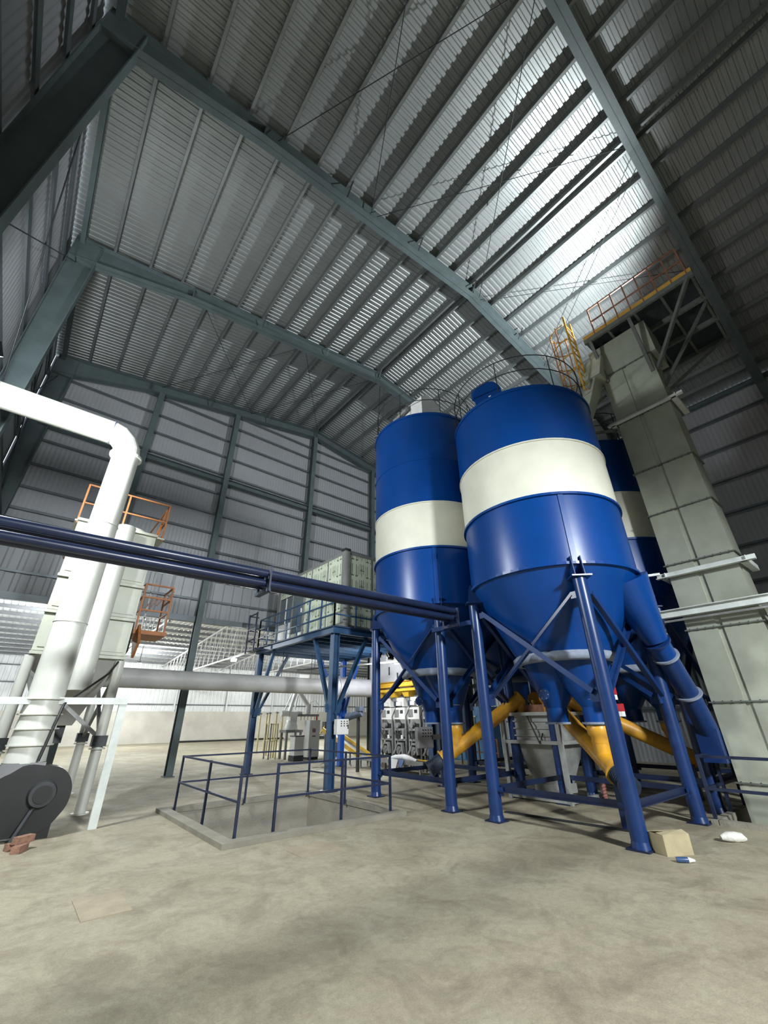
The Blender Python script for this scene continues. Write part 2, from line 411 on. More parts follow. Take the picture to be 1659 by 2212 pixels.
# ------------------------------------------------------------------ side walls
def side_wall(side):
    x = XL - 0.42 if side == 'left' else XR + 0.42; sgn = 1 if side == 'left' else -1
    ztop = zs(x) - 0.03
    zz = [0.0, ztop]
    wall = tag(corrugated(2, 'y', YB - 0.3, YG + 0.2, 0.17, 0.018, lambda a, h, k: (x + sgn * h, a, zz[k]), True).build('wall_' + side, 'clad'),
               ('left' if side == 'left' else 'right') + ' side wall of ribbed metal sheet', kind='structure')
    g = MB(); g.box(0, 0.07, YB, YG, -0.004, 0.004); g.box(0.066, 0.074, YB, YG, -0.1, 0.1)
    g0 = None
    for k in range(9):
        z = 1.9 + 1.42 * k
        loc = (x + 0.05 if side == 'left' else x - 0.125, 0, z)
        if g0 is None: g0 = g.build('girt', 'girt', wall, (0, 0, 0)); g0.location = loc
        else: dupe(g0, loc, wall)
    # frame columns, tapered
    for y in FR + [-5.9]:
        xa = XL if side == 'left' else XR
        m = MB()
        top = zt(xa)
        wf = 0.28; d0, d1 = 0.25, 0.62
        xo = xa - sgn * 0.25
        for (u0, u1, dy) in ((None, None, 0.008),):
            m.prism([(xo, y - dy, 0), (xo + sgn * d0, y - dy, 0), (xo + sgn * d1, y - dy, top - 0.6), (xo + sgn * d1, y - dy, top), (xo, y - dy, top)], (0, 1, 0), 2 * dy)
        m.bar((xo, y, 0), (xo, y, top), 0.02, wf, (0, 1, 0))
        m.bar((xo + sgn * d0, y, 0), (xo + sgn * d1, y, top - 0.6), 0.02, wf, (0, 1, 0)); m.bar((xo + sgn * d1, y, top - 0.6), (xo + sgn * d1, y, top), 0.02, wf, (0, 1, 0))
        m.build('column', 'steel_green', wall)
        xk = sorted((xo, xo + sgn * d1)); MB().box(xk[0], xk[1], y - 0.125, y + 0.125, zb(xa) - 0.45, top - 0.02).build('knee_plate', 'steel_green', wall)
    # eave beam
    xe = XL - 0.1 if side == 'left' else XR + 0.1
    MB().ibeam((xe, YB, zt(xe) - 0.12), (xe, YG, zt(xe) - 0.12), 0.12, 0.2).build('eave_beam', 'steel_green', wall)
    return wall
wall_left = side_wall('left'); wall_right = side_wall('right')
# crane-level strut and X rods on the left wall
MB().ibeam((XL + 0.05, YB, 7.45), (XL + 0.05, YG, 7.45), 0.2, 0.25).build('wall_strut', 'steel_green', wall_left)
for y0, y1 in ((5.6, 11.15), (11.15, 16.75)):
    MB().tube((XL - 0.05, y0, 7.6), (XL - 0.05, y1, 13.4), 0.014, n=6).build('bracing_rod', 'dark_steel', wall_left)
    MB().tube((XL - 0.05, y1, 7.6), (XL - 0.05, y0, 13.4), 0.014, n=6).build('bracing_rod', 'dark_steel', wall_left)

# wall behind the camera
zz2 = [0.0, 15.3]
tag(corrugated(2, 'x', XL - 0.4, XR + 0.4, 0.17, 0.018, lambda a, h, k: (a, YB - 0.2 + h, (0.0, zs(a) - 0.02)[k]), True).build('wall_front', 'clad'),
    'ribbed metal end wall facing the silos', kind='structure')

# ------------------------------------------------------------------ far gable wall
yc = YG + 0.22
wall_back = tag(corrugated(2, 'x', XL - 0.4, XR + 0.4, 0.14, 0.012, lambda a, h, k: (a, yc - h, (7.38, zs(a) - 0.02)[k]), True).build('wall_back', 'clad'),
                'far gable wall of ribbed metal sheet with dark steel columns', kind='structure')
corrugated(2, 'x', XL - 0.4, XR + 0.4, 0.20, 0.03, lambda a, h, k: (a, yc + 0.05 - h, (6.76, 7.36)[k])).build('skylight_strip', 'skylight', wall_back)
corrugated(2, 'x', XL - 0.4, XR + 0.4, 0.40, 0.04, lambda a, h, k: (a, yc + 0.02 - h, (5.12, 6.70)[k])).build('lower_cladding', 'clad', wall_back)
GC = [XL, 1.28, 4.62, 8.95, 13.0, 16.5, XR]
for x in GC[1:-1]:
    full = x in (1.28, 4.62, 13.0, 16.5)
    z0 = 0.0 if full else 7.2
    m = MB(); m.ibeam((x, YG - 0.05, z0), (x, YG - 0.05, zb(x)), 0.22, 0.28, 0.014, (0, 1, 0))
    if full: m.box(x - 0.16, x + 0.16, YG - 0.25, YG + 0.15, 0, 0.025)
    m.build('gable_column', 'steel_green', wall_back)
g = MB().bar((XL, 0, 0), (XR, 0, 0), 0.07, 0.085); g0 = None
girt_z = [7.95, 8.75, 9.65, 10.65, 11.65, 12.6, 13.5, 14.4, 15.1]
for z in girt_z:
    if z < 13.9:
        if g0 is None: g0 = g.build('girt', 'girt', wall_back, (0, 0, 0)); g0.location = (0, YG + 0.12, z)
        else: dupe(g0, (0, YG + 0.12, z), wall_back)
for z in (14.4, 15.1):
    hw = (zb(XM) + 0.35 - z) / SL
    MB().bar((XM - hw, YG + 0.12, z), (XM + hw, YG + 0.12, z), 0.07, 0.085).build('girt', 'girt', wall_back)
MB().ibeam((XL, YG - 0.02, 11.25), (XR, YG - 0.02, 11.25), 0.24, 0.24).build('wind_beam', 'steel_green', wall_back)
MB().ibeam((XL, YG, 7.42), (XR, YG, 7.42), 0.26, 0.22).build('wind_beam', 'steel_green', wall_back)
MB().bar((XL, YG + 0.13, 5.12), (XR, YG + 0.13, 5.12), 0.16, 0.20).build('lintel_beam', 'girt', wall_back)
MB().bar((XL, YG + 0.15, 5.9), (XR, YG + 0.15, 5.9), 0.06, 0.08).build('girt', 'girt', wall_back)

# ------------------------------------------------------------------ annex behind the gable
AX0, AX1, AY1 = -9.0, 40.0, 43.2
def za(y): return 8.3 - (y - 17.1) * 0.075
annex = tag(corrugated(2, 'x', AX0, AX1, 0.30, 0.035, lambda a, h, k: (a, (17.1, AY1 + 0.3)[k], za((17.1, AY1 + 0.3)[k]) + h)).build('ceiling_annex', 'annex_sheet'),
            'low white sheet roof of the brightly lit annex behind the hall', kind='structure')
p0 = None
for k in range(18):
    y = 18.4 + 1.42 * k
    if p0 is None:
        p0 = MB().bar((AX0, 0, 0.09), (AX1, 0, 0.09), 0.07, 0.18).build('purlin', 'annex_purlin', annex, (0, 0, 0)); p0.location = (0, y, za(y) - 0.19)
    else: dupe(p0, (0, y, za(y) - 0.19), annex)
wa = tag(MB().box(AX0, AX1, AY1, AY1 + 0.3, 0, 2.45).build('wall_annex', 'concrete_wall'), 'pale concrete base wall at the far side of the annex', kind='structure')
corrugated(2, 'x', AX0, AX1, 0.35, 0.05, lambda a, h, k: (a, AY1 + 0.18 - h, (2.4, za(AY1) + 0.03)[k])).build('cladding', 'annex_sheet', wa)
for z in (3.0, 4.4, 5.6): MB().bar((AX0, AY1 + 0.08, z), (AX1, AY1 + 0.08, z), 0.06, 0.09).build('girt', 'annex_purlin', wa)
for k in range(11):
    x = -7.5 + 4.7 * k
    MB().bar((x, AY1 + 0.02, 2.4), (x, AY1 + 0.02, za(AY1)), 0.12, 0.12, (0, 1, 0)).build('wall_post', 'annex_sheet', wa)
for x, nm in ((AX0, 'wall_annex_left'), (AX1, 'wall_annex_right')):
    tag(corrugated(2, 'y', 17.0, AY1 + 0.3, 0.35, 0.05, lambda a, h, k: (x + h, a, (0, za(a) + 0.02)[k])).build(nm, 'annex_sheet'), 'white sheet side wall of the annex', kind='structure')
for x0, x1, nm in ((AX0, XL - 0.4, 'wall_annex_front'), (XR + 0.4, AX1, 'wall_annex_front_right')):
    tag(corrugated(2, 'x', x0, x1, 0.35, 0.05, lambda a, h, k: (a, 17.05 - h, (0, za(17.1))[k])).build(nm, 'annex_sheet'), 'white sheet front wall of the annex', kind='structure')
def truss(x, label):
    t = thing('roof_truss', (x, 30, 5.0), label, 'truss')
    y0, y1 = 18.0, 43.0
    zlow = lambda y: 5.12 - (y - 22) * 0.012
    ztop_ = lambda y: za(y) - 0.30
    MB().bar((x, y0, zlow(y0)), (x, y1, zlow(y1)), 0.09, 0.09).build('bottom_chord', 'truss_white', t)
    MB().bar((x, y0, ztop_(y0)), (x, y1, ztop_(y1)), 0.09, 0.09).build('top_chord', 'truss_white', t)
    n = 26
    for k in range(n):
        a = y0 + (y1 - y0) * k / n; b2 = y0 + (y1 - y0) * (k + 0.5) / n; c = y0 + (y1 - y0) * (k + 1) / n
        MB().bar((x, a, zlow(a)), (x, a, ztop_(a)), 0.028, 0.028).build('web_post', 'truss_white', t)
        MB().bar((x, a, ztop_(a)), (x, c, zlow(c)), 0.028, 0.028).build('web_diagonal', 'truss_white', t)
truss(9.55, 'white lattice roof truss carrying the lit annex lamp')
truss(14.8, 'white lattice roof truss seen beneath the blue platform')
truss(3.9, 'white lattice roof truss near the dark gable columns')
# pipe lying along the far wall
tag(MB().tube((11.9, 42.6, 0.07), (22, 42.6, 0.07), 0.07).build('floor_pipe', 'black', None, (17, 42.6, 0)), 'long black pipe lying at the foot of the far concrete wall', 'pipe')

# ------------------------------------------------------------------ lamps
def flood(name, loc, target, power, label, group=None, size=0.30, spot=150, rad=0.14, bracket=None, kind='SPOT', glow=True):
    loc = V(loc); d = (V(target) - loc).normalized()
    t = thing(name, loc, label, 'lamp', group)
    m = MB(); p0, p1, dd, a, u = m.frame(loc, loc + d)
    m.bar(loc - d * 0.07, loc - d * 0.005, size, size * 0.75, u); m.build('housing', 'dark_steel', t)
    for k in range(5):
        q = loc - d * 0.1 + a * (size * (-0.36 + 0.18 * k))
        MB().bar(q - d * 0.03, q + d * 0.03, 0.012, size * 0.6, u).build('cooling_fin', 'dark_steel', t)
    MB().bar(loc - d * 0.004, loc + d * 0.006, size * 0.88, size * 0.62, u).build('lens', 'lamp_glow', t)
    if bracket is not None: MB().bar(loc - d * 0.06, V(bracket), 0.04, 0.04).build('bracket', 'dark_steel', t)
    l = bpy.data.lights.new(name + '_light', kind); l.energy = power; l.color = WHITE_LIGHT; l.shadow_soft_size = rad
    if kind == 'SPOT': l.spot_size = math.radians(spot); l.spot_blend = 0.6
    lo = bpy.data.objects.new('light', l); COL.objects.link(lo); lo.parent = t; lo.location = d * 0.06
    lo.rotation_euler = d.to_track_quat('-Z', 'Y').to_euler()
    return t
flood('floodlight', (-1.80, 8.0, 6.65), (5, 7, 2.6), P_LEFT, 'floodlight on the left wall beside the white exhaust pipe', bracket=(-2.35, 8.0, 6.75), spot=172, rad=0.40)
flood('floodlight', (3.0, -8.6, 7.5), (4.2, 1.0, 0.0), P_BACK_FILL, 'added fill floodlight on the unseen end wall facing the silos', bracket=(3.0, -9.1, 7.5), spot=90, rad=0.6)  # unseen lamp added behind the camera to fill the foreground and silos
flood('floodlight', (-1.75, 7.2, 6.7), (3.0, 14.0, 13.0), P_LEFT_UP_FILL, 'added fill floodlight on the left wall aimed up at the ceiling', bracket=(-2.35, 7.2, 6.8), spot=125, rad=0.4)  # extra lamp added to lift the left roof bays and gable
flood('floodlight', (11.7, 1.30, 12.0), (10.35, 3.55, 13.5), P_TOP, 'floodlight on the elevator platform aimed at the ceiling', spot=160, bracket=(11.7, 1.3, 11.5), size=0.24)
flood('floodlight', (9.55, 11.9, 3.62), (11.6, 13.4, 0.4), P_PLATFORM, 'floodlight under the blue platform aimed at the bagging machines', 'floodlights under the platform', bracket=(9.55, 11.9, 3.85))
flood('floodlight', (10.05, 11.9, 3.62), (9.8, 16.4, 0.4), P_PLATFORM, 'floodlight under the blue platform aimed at the annex', 'floodlights under the platform', bracket=(10.05, 11.9, 3.85))
flood('annex_lamp', (9.66, 26, 4.92), (8.5, 22.0, 0), P_ANNEX * 0.35, 'glaring white lamp hung below the annex roof truss', kind='POINT', bracket=(9.56, 26, 5.1), size=0.35)
flood('annex_lamp', (16.5, 24, 6.4), (15, 27, 0), P_ANNEX, 'added lamp under the annex roof behind the palletizing robot', kind='POINT', bracket=(16.5, 24, 7.55))  # added lamp, brightens the annex around the robot
flood('annex_lamp', (0.5, 27, 6.4), (0.5, 30, 0), P_ANNEX, 'added lamp under the annex roof behind the dust collector', kind='POINT', bracket=(0.5, 27, 7.4))  # added lamp, brightens the left part of the annex
flood('annex_lamp', (6.5, 36.5, 5.6), (7, 40, 0), P_ANNEX, 'added lamp under the annex roof near the far concrete wall', kind='POINT', bracket=(6.5, 36.5, 6.83))  # lamp added to light the far concrete wall
flood('annex_lamp', (20.5, 33.3, 5.8), (20, 38, 0), P_ANNEX, 'added lamp under the annex roof far behind the silos', kind='POINT', bracket=(20.5, 33.3, 7.07))  # lamp added to fill the right end of the annex

# ------------------------------------------------------------------ silos
def silo(ax, ztop, label, top_kind, seam_ang, port=True, half=1.19, R=1.68):
    cx, cy = ax
    s = thing('silo', (cx, cy, 0), label, 'silo', None)
    zc, zw0, zw1 = 4.12, 5.55, 6.86
    sh = MB().lathe([(R, zc), (R, zw0)], cx, cy, 64).build('lower_shell', 'blue', s)
    bd = tag(MB().lathe([(R, zw0), (R + .004, (zw0 + zw1) / 2), (R, zw1)], cx, cy, 64).build('shell_band', 'cream', s), 'cream white painted band')
    up = MB().lathe([(R, zw1), (R, ztop)], cx, cy, 64).build('upper_shell', 'blue', s)
    MB().lathe([(R, ztop - 0.02), (R * .55, ztop + 0.12), (0.02, ztop + 0.2)], cx, cy, 48).build('roof_plate', 'blue', s)
    for z, h in ((zc - .04, .05), (zw0 - .03, .05), (zw1 - .02, .035), (ztop - 0.10, .06)):
        MB().ring(cx, cy, z, R - 0.01, R + (0.045 if z < 5 or (5 < z < 6) else 0.025), h, 64).build('flange_ring', 'blue' if z != zw1 - .02 else 'cream', s)
    if ztop > 9: MB().ring(cx, cy, 8.25, R - 0.01, R + 0.012, 0.02, 64).build('weld_seam', 'blue', s)
    # vertical butt straps
    for a in (seam_ang, seam_ang + 180):
        t = math.radians(a); d = V((math.cos(t), math.sin(t), 0)); p = V((cx, cy, 0)) + d * (R + 0.008)
        MB().bar(p + V((0, 0, zc)), p + V((0, 0, zw0)), 0.10, 0.016, d).build('butt_strap', 'blue', sh)
    # cone and twin outlets
    co = MB().lathe([(R, zc), (0.90, 2.66)], cx, cy, 64).build('hopper_cone', 'blue', s)
    MB().lathe([(0.90, 2.74), (1.00, 2.66), (0.99, 2.56), (0.84, 2.55)], cx, cy, 48).build('stiffener_ring', 'dusty', co)
    for sy in (-1, 1):
        m = MB(); m.loft((cx, cy + sy * 0.22, 2.66), 0.66, (cx, cy + sy * 0.37, 1.78), 0.20)
        m.loft((cx, cy + sy * 0.37, 1.78), 0.20, (cx, cy + sy * 0.37, 1.52), 0.20)
        oc = m.build('outlet_cone', 'blue', s)
        MB().ring(cx, cy + sy * 0.37, 1.50, 0.05, 0.25, 0.035, 24).build('outlet_flange', 'dusty', oc)
        MB().ring(cx, cy + sy * 0.37, 1.90, 0.235, 0.26, 0.02, 24).build('air_pipe', 'motor_grey', oc)
    if port:
        q = V((cx, cy, 2.02)) + V((-0.5, 0.30, 0)); nrm = V((-0.75, -0.45, -0.35)).normalized()
        pt = MB().disc(q, nrm, 0.105, 0.05).build('inspection_port', 'blue_leg', s)
        b = MB()
        p0, p1, dd, a, u = b.frame(q, q + nrm)
        for k in range(6): t = 2 * PI * k / 6; b.disc(q + nrm * 0.028 + a * 0.08 * math.cos(t) + u * 0.08 * math.sin(t), nrm, 0.009, 0.014, 8)
        tag(b.build('bolt_circle', 'dusty', pt), kind='stuff')
    # legs
    corners = [(-1, -1), (-1, 1), (1, 1), (1, -1)]
    L = [V((cx + i * half, cy + j * half, 0)) for i, j in corners]
    for (i, j), p in zip(corners, L):
        d = V((i, j, 0)).normalized()
        lg = MB().tube(p + V((0, 0, 0.02)), p + V((0, 0, 3.82)), 0.115, n=20).build('leg', 'blue_leg', s)
        m = MB().box(p.x - 0.15, p.x + 0.15, p.y - 0.15, p.y + 0.15, 0, 0.022); m.build('base_plate', 'navy', lg)
        MB().tube(p + V((0, 0, .02)), p + V((0, 0, .10)), .135, .116, 20).build('base_collar', 'blue_leg', lg)
        # bracket carrying the shell: two cheek plates on a cap plate
        m = MB(); sd = d.cross(V((0, 0, 1)))
        cp = p + V((0, 0, 3.83))
        m.bar(cp - d * 0.17, cp + d * 0.17, 0.34, 0.025, (0, 0, 1))
        for sg in (-1, 1):
            o = sd * (0.085 * sg)
            m.prism([cp + o + d * 0.12, cp + o - d * 0.45 + V((0, 0, -.05)), V((cx, cy, 4.22)) + d * R + o, V((cx, cy, 4.22)) + d * (R + 0.07) + o], sd, 0.014)
        m.build('leg_bracket', 'blue_leg', lg)
        for k in (0, 1):     # gusset plates for the bracing
            q = L[(corners.index((i, j)) + (1 if k else 3)) % 4]; e = (q - p).normalized()
            for z, hh, ln in ((3.55, .12, .22), (1.93, .20, .26), (.45, .13, .2)):
                MB().bar(p + e * 0.08 + V((0, 0, z)), p + e * ln + V((0, 0, z)), 0.014, hh).build('gusset_plate', 'blue_leg', lg)
    for k in range(4):
        p, q = L[k], L[(k + 1) % 4]; e = (q - p).normalized(); nrm = e.cross(V((0, 0, 1)))
        MB().angle(p + e * 0.2 + V((0, 0, 3.55)) + nrm * .02, q - e * 0.2 + V((0, 0, 1.95)) + nrm * .02, 0.085).build('diagonal_brace', 'blue_leg', s)
        MB().angle(q - e * 0.2 + V((0, 0, 3.55)) - nrm * .03, p + e * 0.2 + V((0, 0, 1.95)) - nrm * .03, 0.085).build('diagonal_brace', 'blue_leg', s)
        MB().angle(p + e * 0.1 + V((0, 0, 0.45)), q - e * 0.1 + V((0, 0, 0.45)), 0.085).build('base_tie', 'navy', s)
    # guard rail round the roof
    rr_ = R - 0.06
    ga = MB(); n = 40
    for z in (0.55, 1.0):
        ga.path([(cx + rr_ * math.cos(2 * PI * k / n), cy + rr_ * math.sin(2 * PI * k / n), ztop + z) for k in range(n + 1)], 0.013, 6)
    rl = ga.build('guard_rail', 'dark_steel', s)
    for k in range(8):
        t = 2 * PI * k / 8 + 0.3; MB().tube((cx + rr_ * math.cos(t), cy + rr_ * math.sin(t), ztop - 0.02), (cx + rr_ * math.cos(t), cy + rr_ * math.sin(t), ztop + 1.0), 0.013, n=6).build('rail_post', 'dark_steel', rl)
    if top_kind == 'filter':
        fx_, fy_ = cx - 0.72, cy - 0.62; fh = ztop + 1.05
        f = MB().box(fx_ - 0.4, fx_ + 0.4, fy_ - 0.4, fy_ + 0.4, ztop + 0.03, fh - .25)
        f.add([(fx_ - .4, fy_ - .4, fh - .25), (fx_ + .4, fy_ - .4, fh - .25), (fx_ + .4, fy_ + .4, fh - .25), (fx_ - .4, fy_ + .4, fh - .25),
               (fx_ - .1, fy_ - .4, fh), (fx_ - .1, fy_ + .4, fh)], [(0, 1, 4), (3, 5, 2), (0, 4, 5, 3), (1, 2, 5, 4)])
        fo = tag(f.build('filter_box', 'machine_white', s), 'white filter box on the silo roof')
        MB().tube((fx_ - .55, fy_ + .1, ztop + .55), (fx_ - .55, fy_ + .75, ztop + .45), 0.06, n=10).build('air_tank', 'machine_grey', fo)
        for k in range(3): MB().disc((fx_ - .5, fy_ + .15 + .2 * k, ztop + .66), (0, 0, 1), 0.05, 0.1, 10).build('pulse_valve', 'machine_grey', fo)
        MB().bar((cx - R + .05, cy + 0.75, ztop + .0), (cx - 0.6, cy + .25, ztop + .5), 0.05, 0.05).build('conduit', 'machine_grey', fo)
    elif top_kind == 'fan':
        fx_, fy_ = cx - 1.05, cy + 0.12
        f = MB().disc((fx_, fy_, ztop + 0.66), (0.75, 0.35, 0.1), 0.36, 0.24, 28)
        fo = tag(f.build('filter_fan', 'blue', s), 'round blue fan on the silo roof')
        MB().box(fx_ - 0.12, fx_ + 0.12, fy_ + 0.1, fy_ + 0.42, ztop + 0.75, ztop + 1.08).build('fan_duct', 'blue', fo)
        for sg in (-1, 1): MB().bar((fx_ + .22 * sg, fy_ - .15, ztop - 0.02), (fx_ + .06 * sg, fy_ - .1, ztop + .55), 0.06, 0.06).build('fan_support', 'machine_white', fo)
        f2 = MB().box(fx_ + .42, fx_ + 1.1, fy_ - .2, fy_ + .5, ztop + .05, ztop + .95).build('filter_box', 'machine_white', s)
        MB().box(fx_ - .1, fx_ + .2, fy_ + .25, fy_ + .5, ztop, ztop + .5).build('fan_motor', 'machine_grey', fo)
    return s
silo((8.34, 4.39), 8.40, 'blue silo with one cream band, a round fan on its roof and a wide chute', 'fan', 225)
silo((8.40, 7.88), 9.95, 'tallest blue silo with a cream band, next to the pipe bundle', 'filter', 225)
silo((11.92, 4.42), 8.55, 'blue and cream silo half hidden behind the tall grey elevator', 'filter', 200, port=False)
silo((11.95, 7.90), 8.55, 'blue silo standing hidden behind two silos, only its legs in view', 'none', 200, port=False)

# ------------------------------------------------------------------ chute from silo to elevator boot
ch = thing('discharge_chute', (9.5, 2.95, 0.4), 'tapered blue round chute running from silo cone to elevator boot', 'chute')
pA, pB, pC, pD, pE = V((8.58, 3.02, 4.0)), V((9.08, 2.90, 2.88)), V((9.32, 2.90, 2.64)), V((9.93, 2.90, 2.0)), V((10.42, 2.90, 1.30))
MB().tube(pA, pB, 0.46, 0.20, 28).build('taper', 'blue', ch)
MB().tube(pB, pC, 0.19, n=24).build('sleeve', 'blue', ch)
MB().tube(pC, pD, 0.185, n=24).build('pipe', 'blue_leg', ch)
MB().tube(pD, pE, 0.185, n=24).build('pipe', 'blue_leg', ch)
for p, d in ((pB, pC - pB), (pC, pD - pC), (pD, pE - pD)):
    fl = MB().disc(p, d, 0.235, 0.035, 24).build('flange', 'dusty' if p != pB else 'blue_leg', ch)
tag(ch.children[-1], 'dust covered flange')
MB().box(10.22, 10.62, 2.72, 3.08, 0.85, 1.4).build('boot_inlet', 'blue_leg', ch)

# ------------------------------------------------------------------ bucket elevator
EX, EY0, EY1 = 10.4, 1.47, 2.70
ev = thing('bucket_elevator', (EX + 0.4, 2.08, -1.2), 'tall grey twin-leg bucket elevator with bolted casing panels', 'elevator')
zl = [-1.2, 0.55, 1.85, 3.2, 4.60, 5.83, 7.0, 8.55, 10.2]
ym = 2.13
for a, b2 in zip(zl[:-1], zl[1:]):
    for y0, y1 in ((EY0, ym - 0.05), (ym + 0.05, EY1)):
        cs = MB().box(EX, EX + 0.75, y0, y1, a + 0.006, b2 - 0.006).build('casing_panel', 'elev', ev)
    m = MB(); m.box(EX - 0.035, EX + 0.78, EY0 - 0.04, EY1 + 0.04, b2 - 0.012, b2 + 0.012)
    fo = m.build('casing_flange', 'elev_flange', ev)
    bl = MB()
    for k in range(9): bl.disc((EX - 0.02, EY0 + 0.06 + k * 0.14, b2), (0, 0, 1), 0.011, 0.05, 6)
    tag(bl.build('bolt_row', 'dark_steel', fo), kind='stuff')
MB().box(EX + 0.03, EX + 0.72, ym - 0.06, ym + 0.06, -1.2, 10.2).build('centre_strip', 'elev', ev)
for z in (4.33, 8.55):
    m = MB(); m.angle((EX - 0.1, EY0 - 0.3, z), (EX - 0.1, EY1 + 0.22, z), 0.11, 0.015); m.angle((EX - 0.1, EY0 - 0.1, z), (EX + 0.9, EY0 - 0.1, z), 0.11, 0.015)
    m.angle((EX - 0.1, EY1 + 0.1, z), (EX + 0.9, EY1 + 0.1, z), 0.11, 0.015); m.build('collar_beam', 'white_beam', ev)
MB().bar((EX + .1, EY1 + .1, 8.5), (9.6, 3.6, 8.35), 0.06, 0.06).build('stay_bar', 'elev_flange', ev)
MB().bar((EX - .05, EY1 + .15, 4.45), (9.8, 3.75, 4.40), 0.05, 0.05).build('stay_bar', 'white_beam', ev)
MB().bar((EX + .1, EY1 + .1, 9.7), (9.2, 3.2, 8.5), 0.07, 0.07).build('stay_bar', 'elev_flange', ev)
# head box, spout to the silo
hd = MB().box(EX - 0.02, EX + 0.95, EY0 - 0.15, EY1 + 0.15, 10.2, 11.3).build('head_casing', 'elev', ev)
m = MB(); m.pyramid((9.35, 9.65, 3.05, 3.35, 8.5), (10.0, 10.5, 2.75, 3.1, 10.1)); m.build('head_spout', 'elev', ev)
MB().pyramid((9.9, 10.45, 2.6, 3.2, 10.05), (10.2, 10.6, 2.5, 3.0, 10.9)).build('spout_box', 'elev', ev)
# service platform
ZP = 11.5; PX0, PX1, PY0, PY1 = 10.0, 13.0, 0.0, 2.75
pf = MB().box(PX0, PX1, PY0, PY1, ZP - 0.02, ZP).build('platform_grating', 'grate', ev)
for y in (0.05, 0.75, 1.4, 2.1, 2.7): MB().bar((PX0, y, ZP - .09), (PX1, y, ZP - .09), 0.06, 0.12).build('platform_joist', 'elev_flange', pf)
for x in (PX0, 11.0, 12.0, PX1): MB().bar((x, PY0, ZP - .10), (x, PY1, ZP - .10), 0.08, 0.14).build('platform_beam', 'elev_flange', pf)
MB().box(PX0 - .012, PX0, PY0, PY1, ZP - .02, ZP + .12).build('toe_board', 'yellow_steel', pf)
MB().box(10.3, 11.3, 1.5, 2.4, ZP + 0.02, ZP + .42).build('drive_housing', 'rust', pf)
for a, b2 in (((PX0, 2.6, ZP - .1), (EX, 2.6, 10.0)), ((PX0 + .03, 1.55, ZP - .1), (EX, 1.55, 9.6)), ((PX0, .1, ZP - .1), (EX + .1, 1.5, 9.6)), ((PX1, .1, ZP - .1), (EX + .8, 1.5, 9.4)),
              ((11.2, .05, ZP - .1), (10.7, 1.5, 9.2)), ((PX1, 2.6, ZP - .1), (EX + .8, 2.6, 9.8))):
    MB().bar(a, b2, 0.08, 0.08).build('platform_strut', 'elev_flange', ev)
ra = MB()
for z in (.5, 1.0): ra.bar((PX0, PY0 + .1, ZP + z), (PX0, 2.42, ZP + z), 0.035, 0.035)
for z in (.5, 1.0): ra.bar((PX0, PY0 + .1, ZP + z), (PX1, PY0 + .1, ZP + z), 0.035, 0.035)
rl = ra.build('platform_rail', 'rust', ev)
for k in range(8): MB().bar((PX0, .1 + k * .331, ZP), (PX0, .1 + k * .331, ZP + 1.0), 0.032, 0.032).build('rail_post', 'rust', rl)
for k in range(1, 5): MB().bar((PX0 + k * .74, .1, ZP), (PX0 + k * .74, .1, ZP + 1.0), 0.032, 0.032).build('rail_post', 'rust', rl)
# caged ladder
ld = MB(); lx, ly = 9.85, 3.0
for s_ in (-.2, .2): ld.bar((lx + s_, ly, 9.6), (lx + s_, ly, ZP + 1.0), 0.05, 0.03)
for k in range(10): ld.bar((lx - .2, ly, 9.7 + .27 * k), (lx + .2, ly, 9.7 + .27 * k), 0.025, 0.025)
lo = tag(ld.build('caged_ladder', 'yellow_steel', ev), 'yellow ladder with safety hoops')
for k in range(5):
    z = 9.7 + .6 * k
    MB().path([(lx + .33 * math.cos(t), ly + .02 + .62 * math.sin(t) * .9, z) for t in [PI * i / 8 for i in range(9)]], 0.018, 6).build('cage_hoop', 'yellow_steel', lo)
for t in (.15, .38, .62, .85):
    q = (lx + .33 * math.cos(PI * t), ly + .02 + .56 * math.sin(PI * t)); MB().bar((*q, 9.65), (*q, ZP + .7), 0.03, 0.012).build('cage_strap', 'orange', lo)
# white tie beam in front of the elevator
tb = thing('tie_beam', (10.22, 1.2, 3.5), 'long white steel tie beam clamped across the grey elevator', 'beam')
MB().ibeam((10.24, -3.2, 3.55), (10.24, 3.35, 3.55), 0.14, 0.16).build('beam', 'white_beam', tb)
MB().bar((10.22, -3.2, 3.40), (10.22, 3.0, 3.40), 0.05, 0.04).build('cable_tray', 'machine_grey', tb)
MB().bar((10.24, 1.33, 3.5), (11.3, 1.33, 3.5), 0.1, 0.12).build('cross_beam', 'white_beam', tb)
MB().bar((10.24, -3.2, 3.5), (10.24, -3.2, 0), 0.14, 0.14).build('post', 'white_beam', tb)
MB().bar((10.3, 1.33, 3.45), (10.75, 1.33, 2.6), 0.06, 0.06).build('knee_brace', 'white_beam', tb)
for x in (10.05, 10.5): MB().tube((x, 3.12, 1.9), (x, 3.12, 3.75), 0.022, n=8).build('conduit', 'machine_grey', tb)
# guard rail round the elevator pit
gr = thing('guard_rail', (9.68, 1.5, 0), 'low navy guard rail round the elevator pit', 'railing')
m = MB()
for z in (0.5, 0.98): m.bar((9.68, 3.0, z), (9.68, -1.2, z), .045, .045); m.bar((9.68, 3.0, z), (12.4, 3.0, z), .045, .045)
m.build('rails', 'rail_blue', gr)
for p in ((9.68, 3.0), (9.68, 1.9), (9.68, .8), (9.68, -.3), (10.6, 3.0), (11.5, 3.0), (12.4, 3.0)): MB().bar((*p, 0.0), (*p, 1.0), .05, .05).build('post', 'rail_blue', gr)

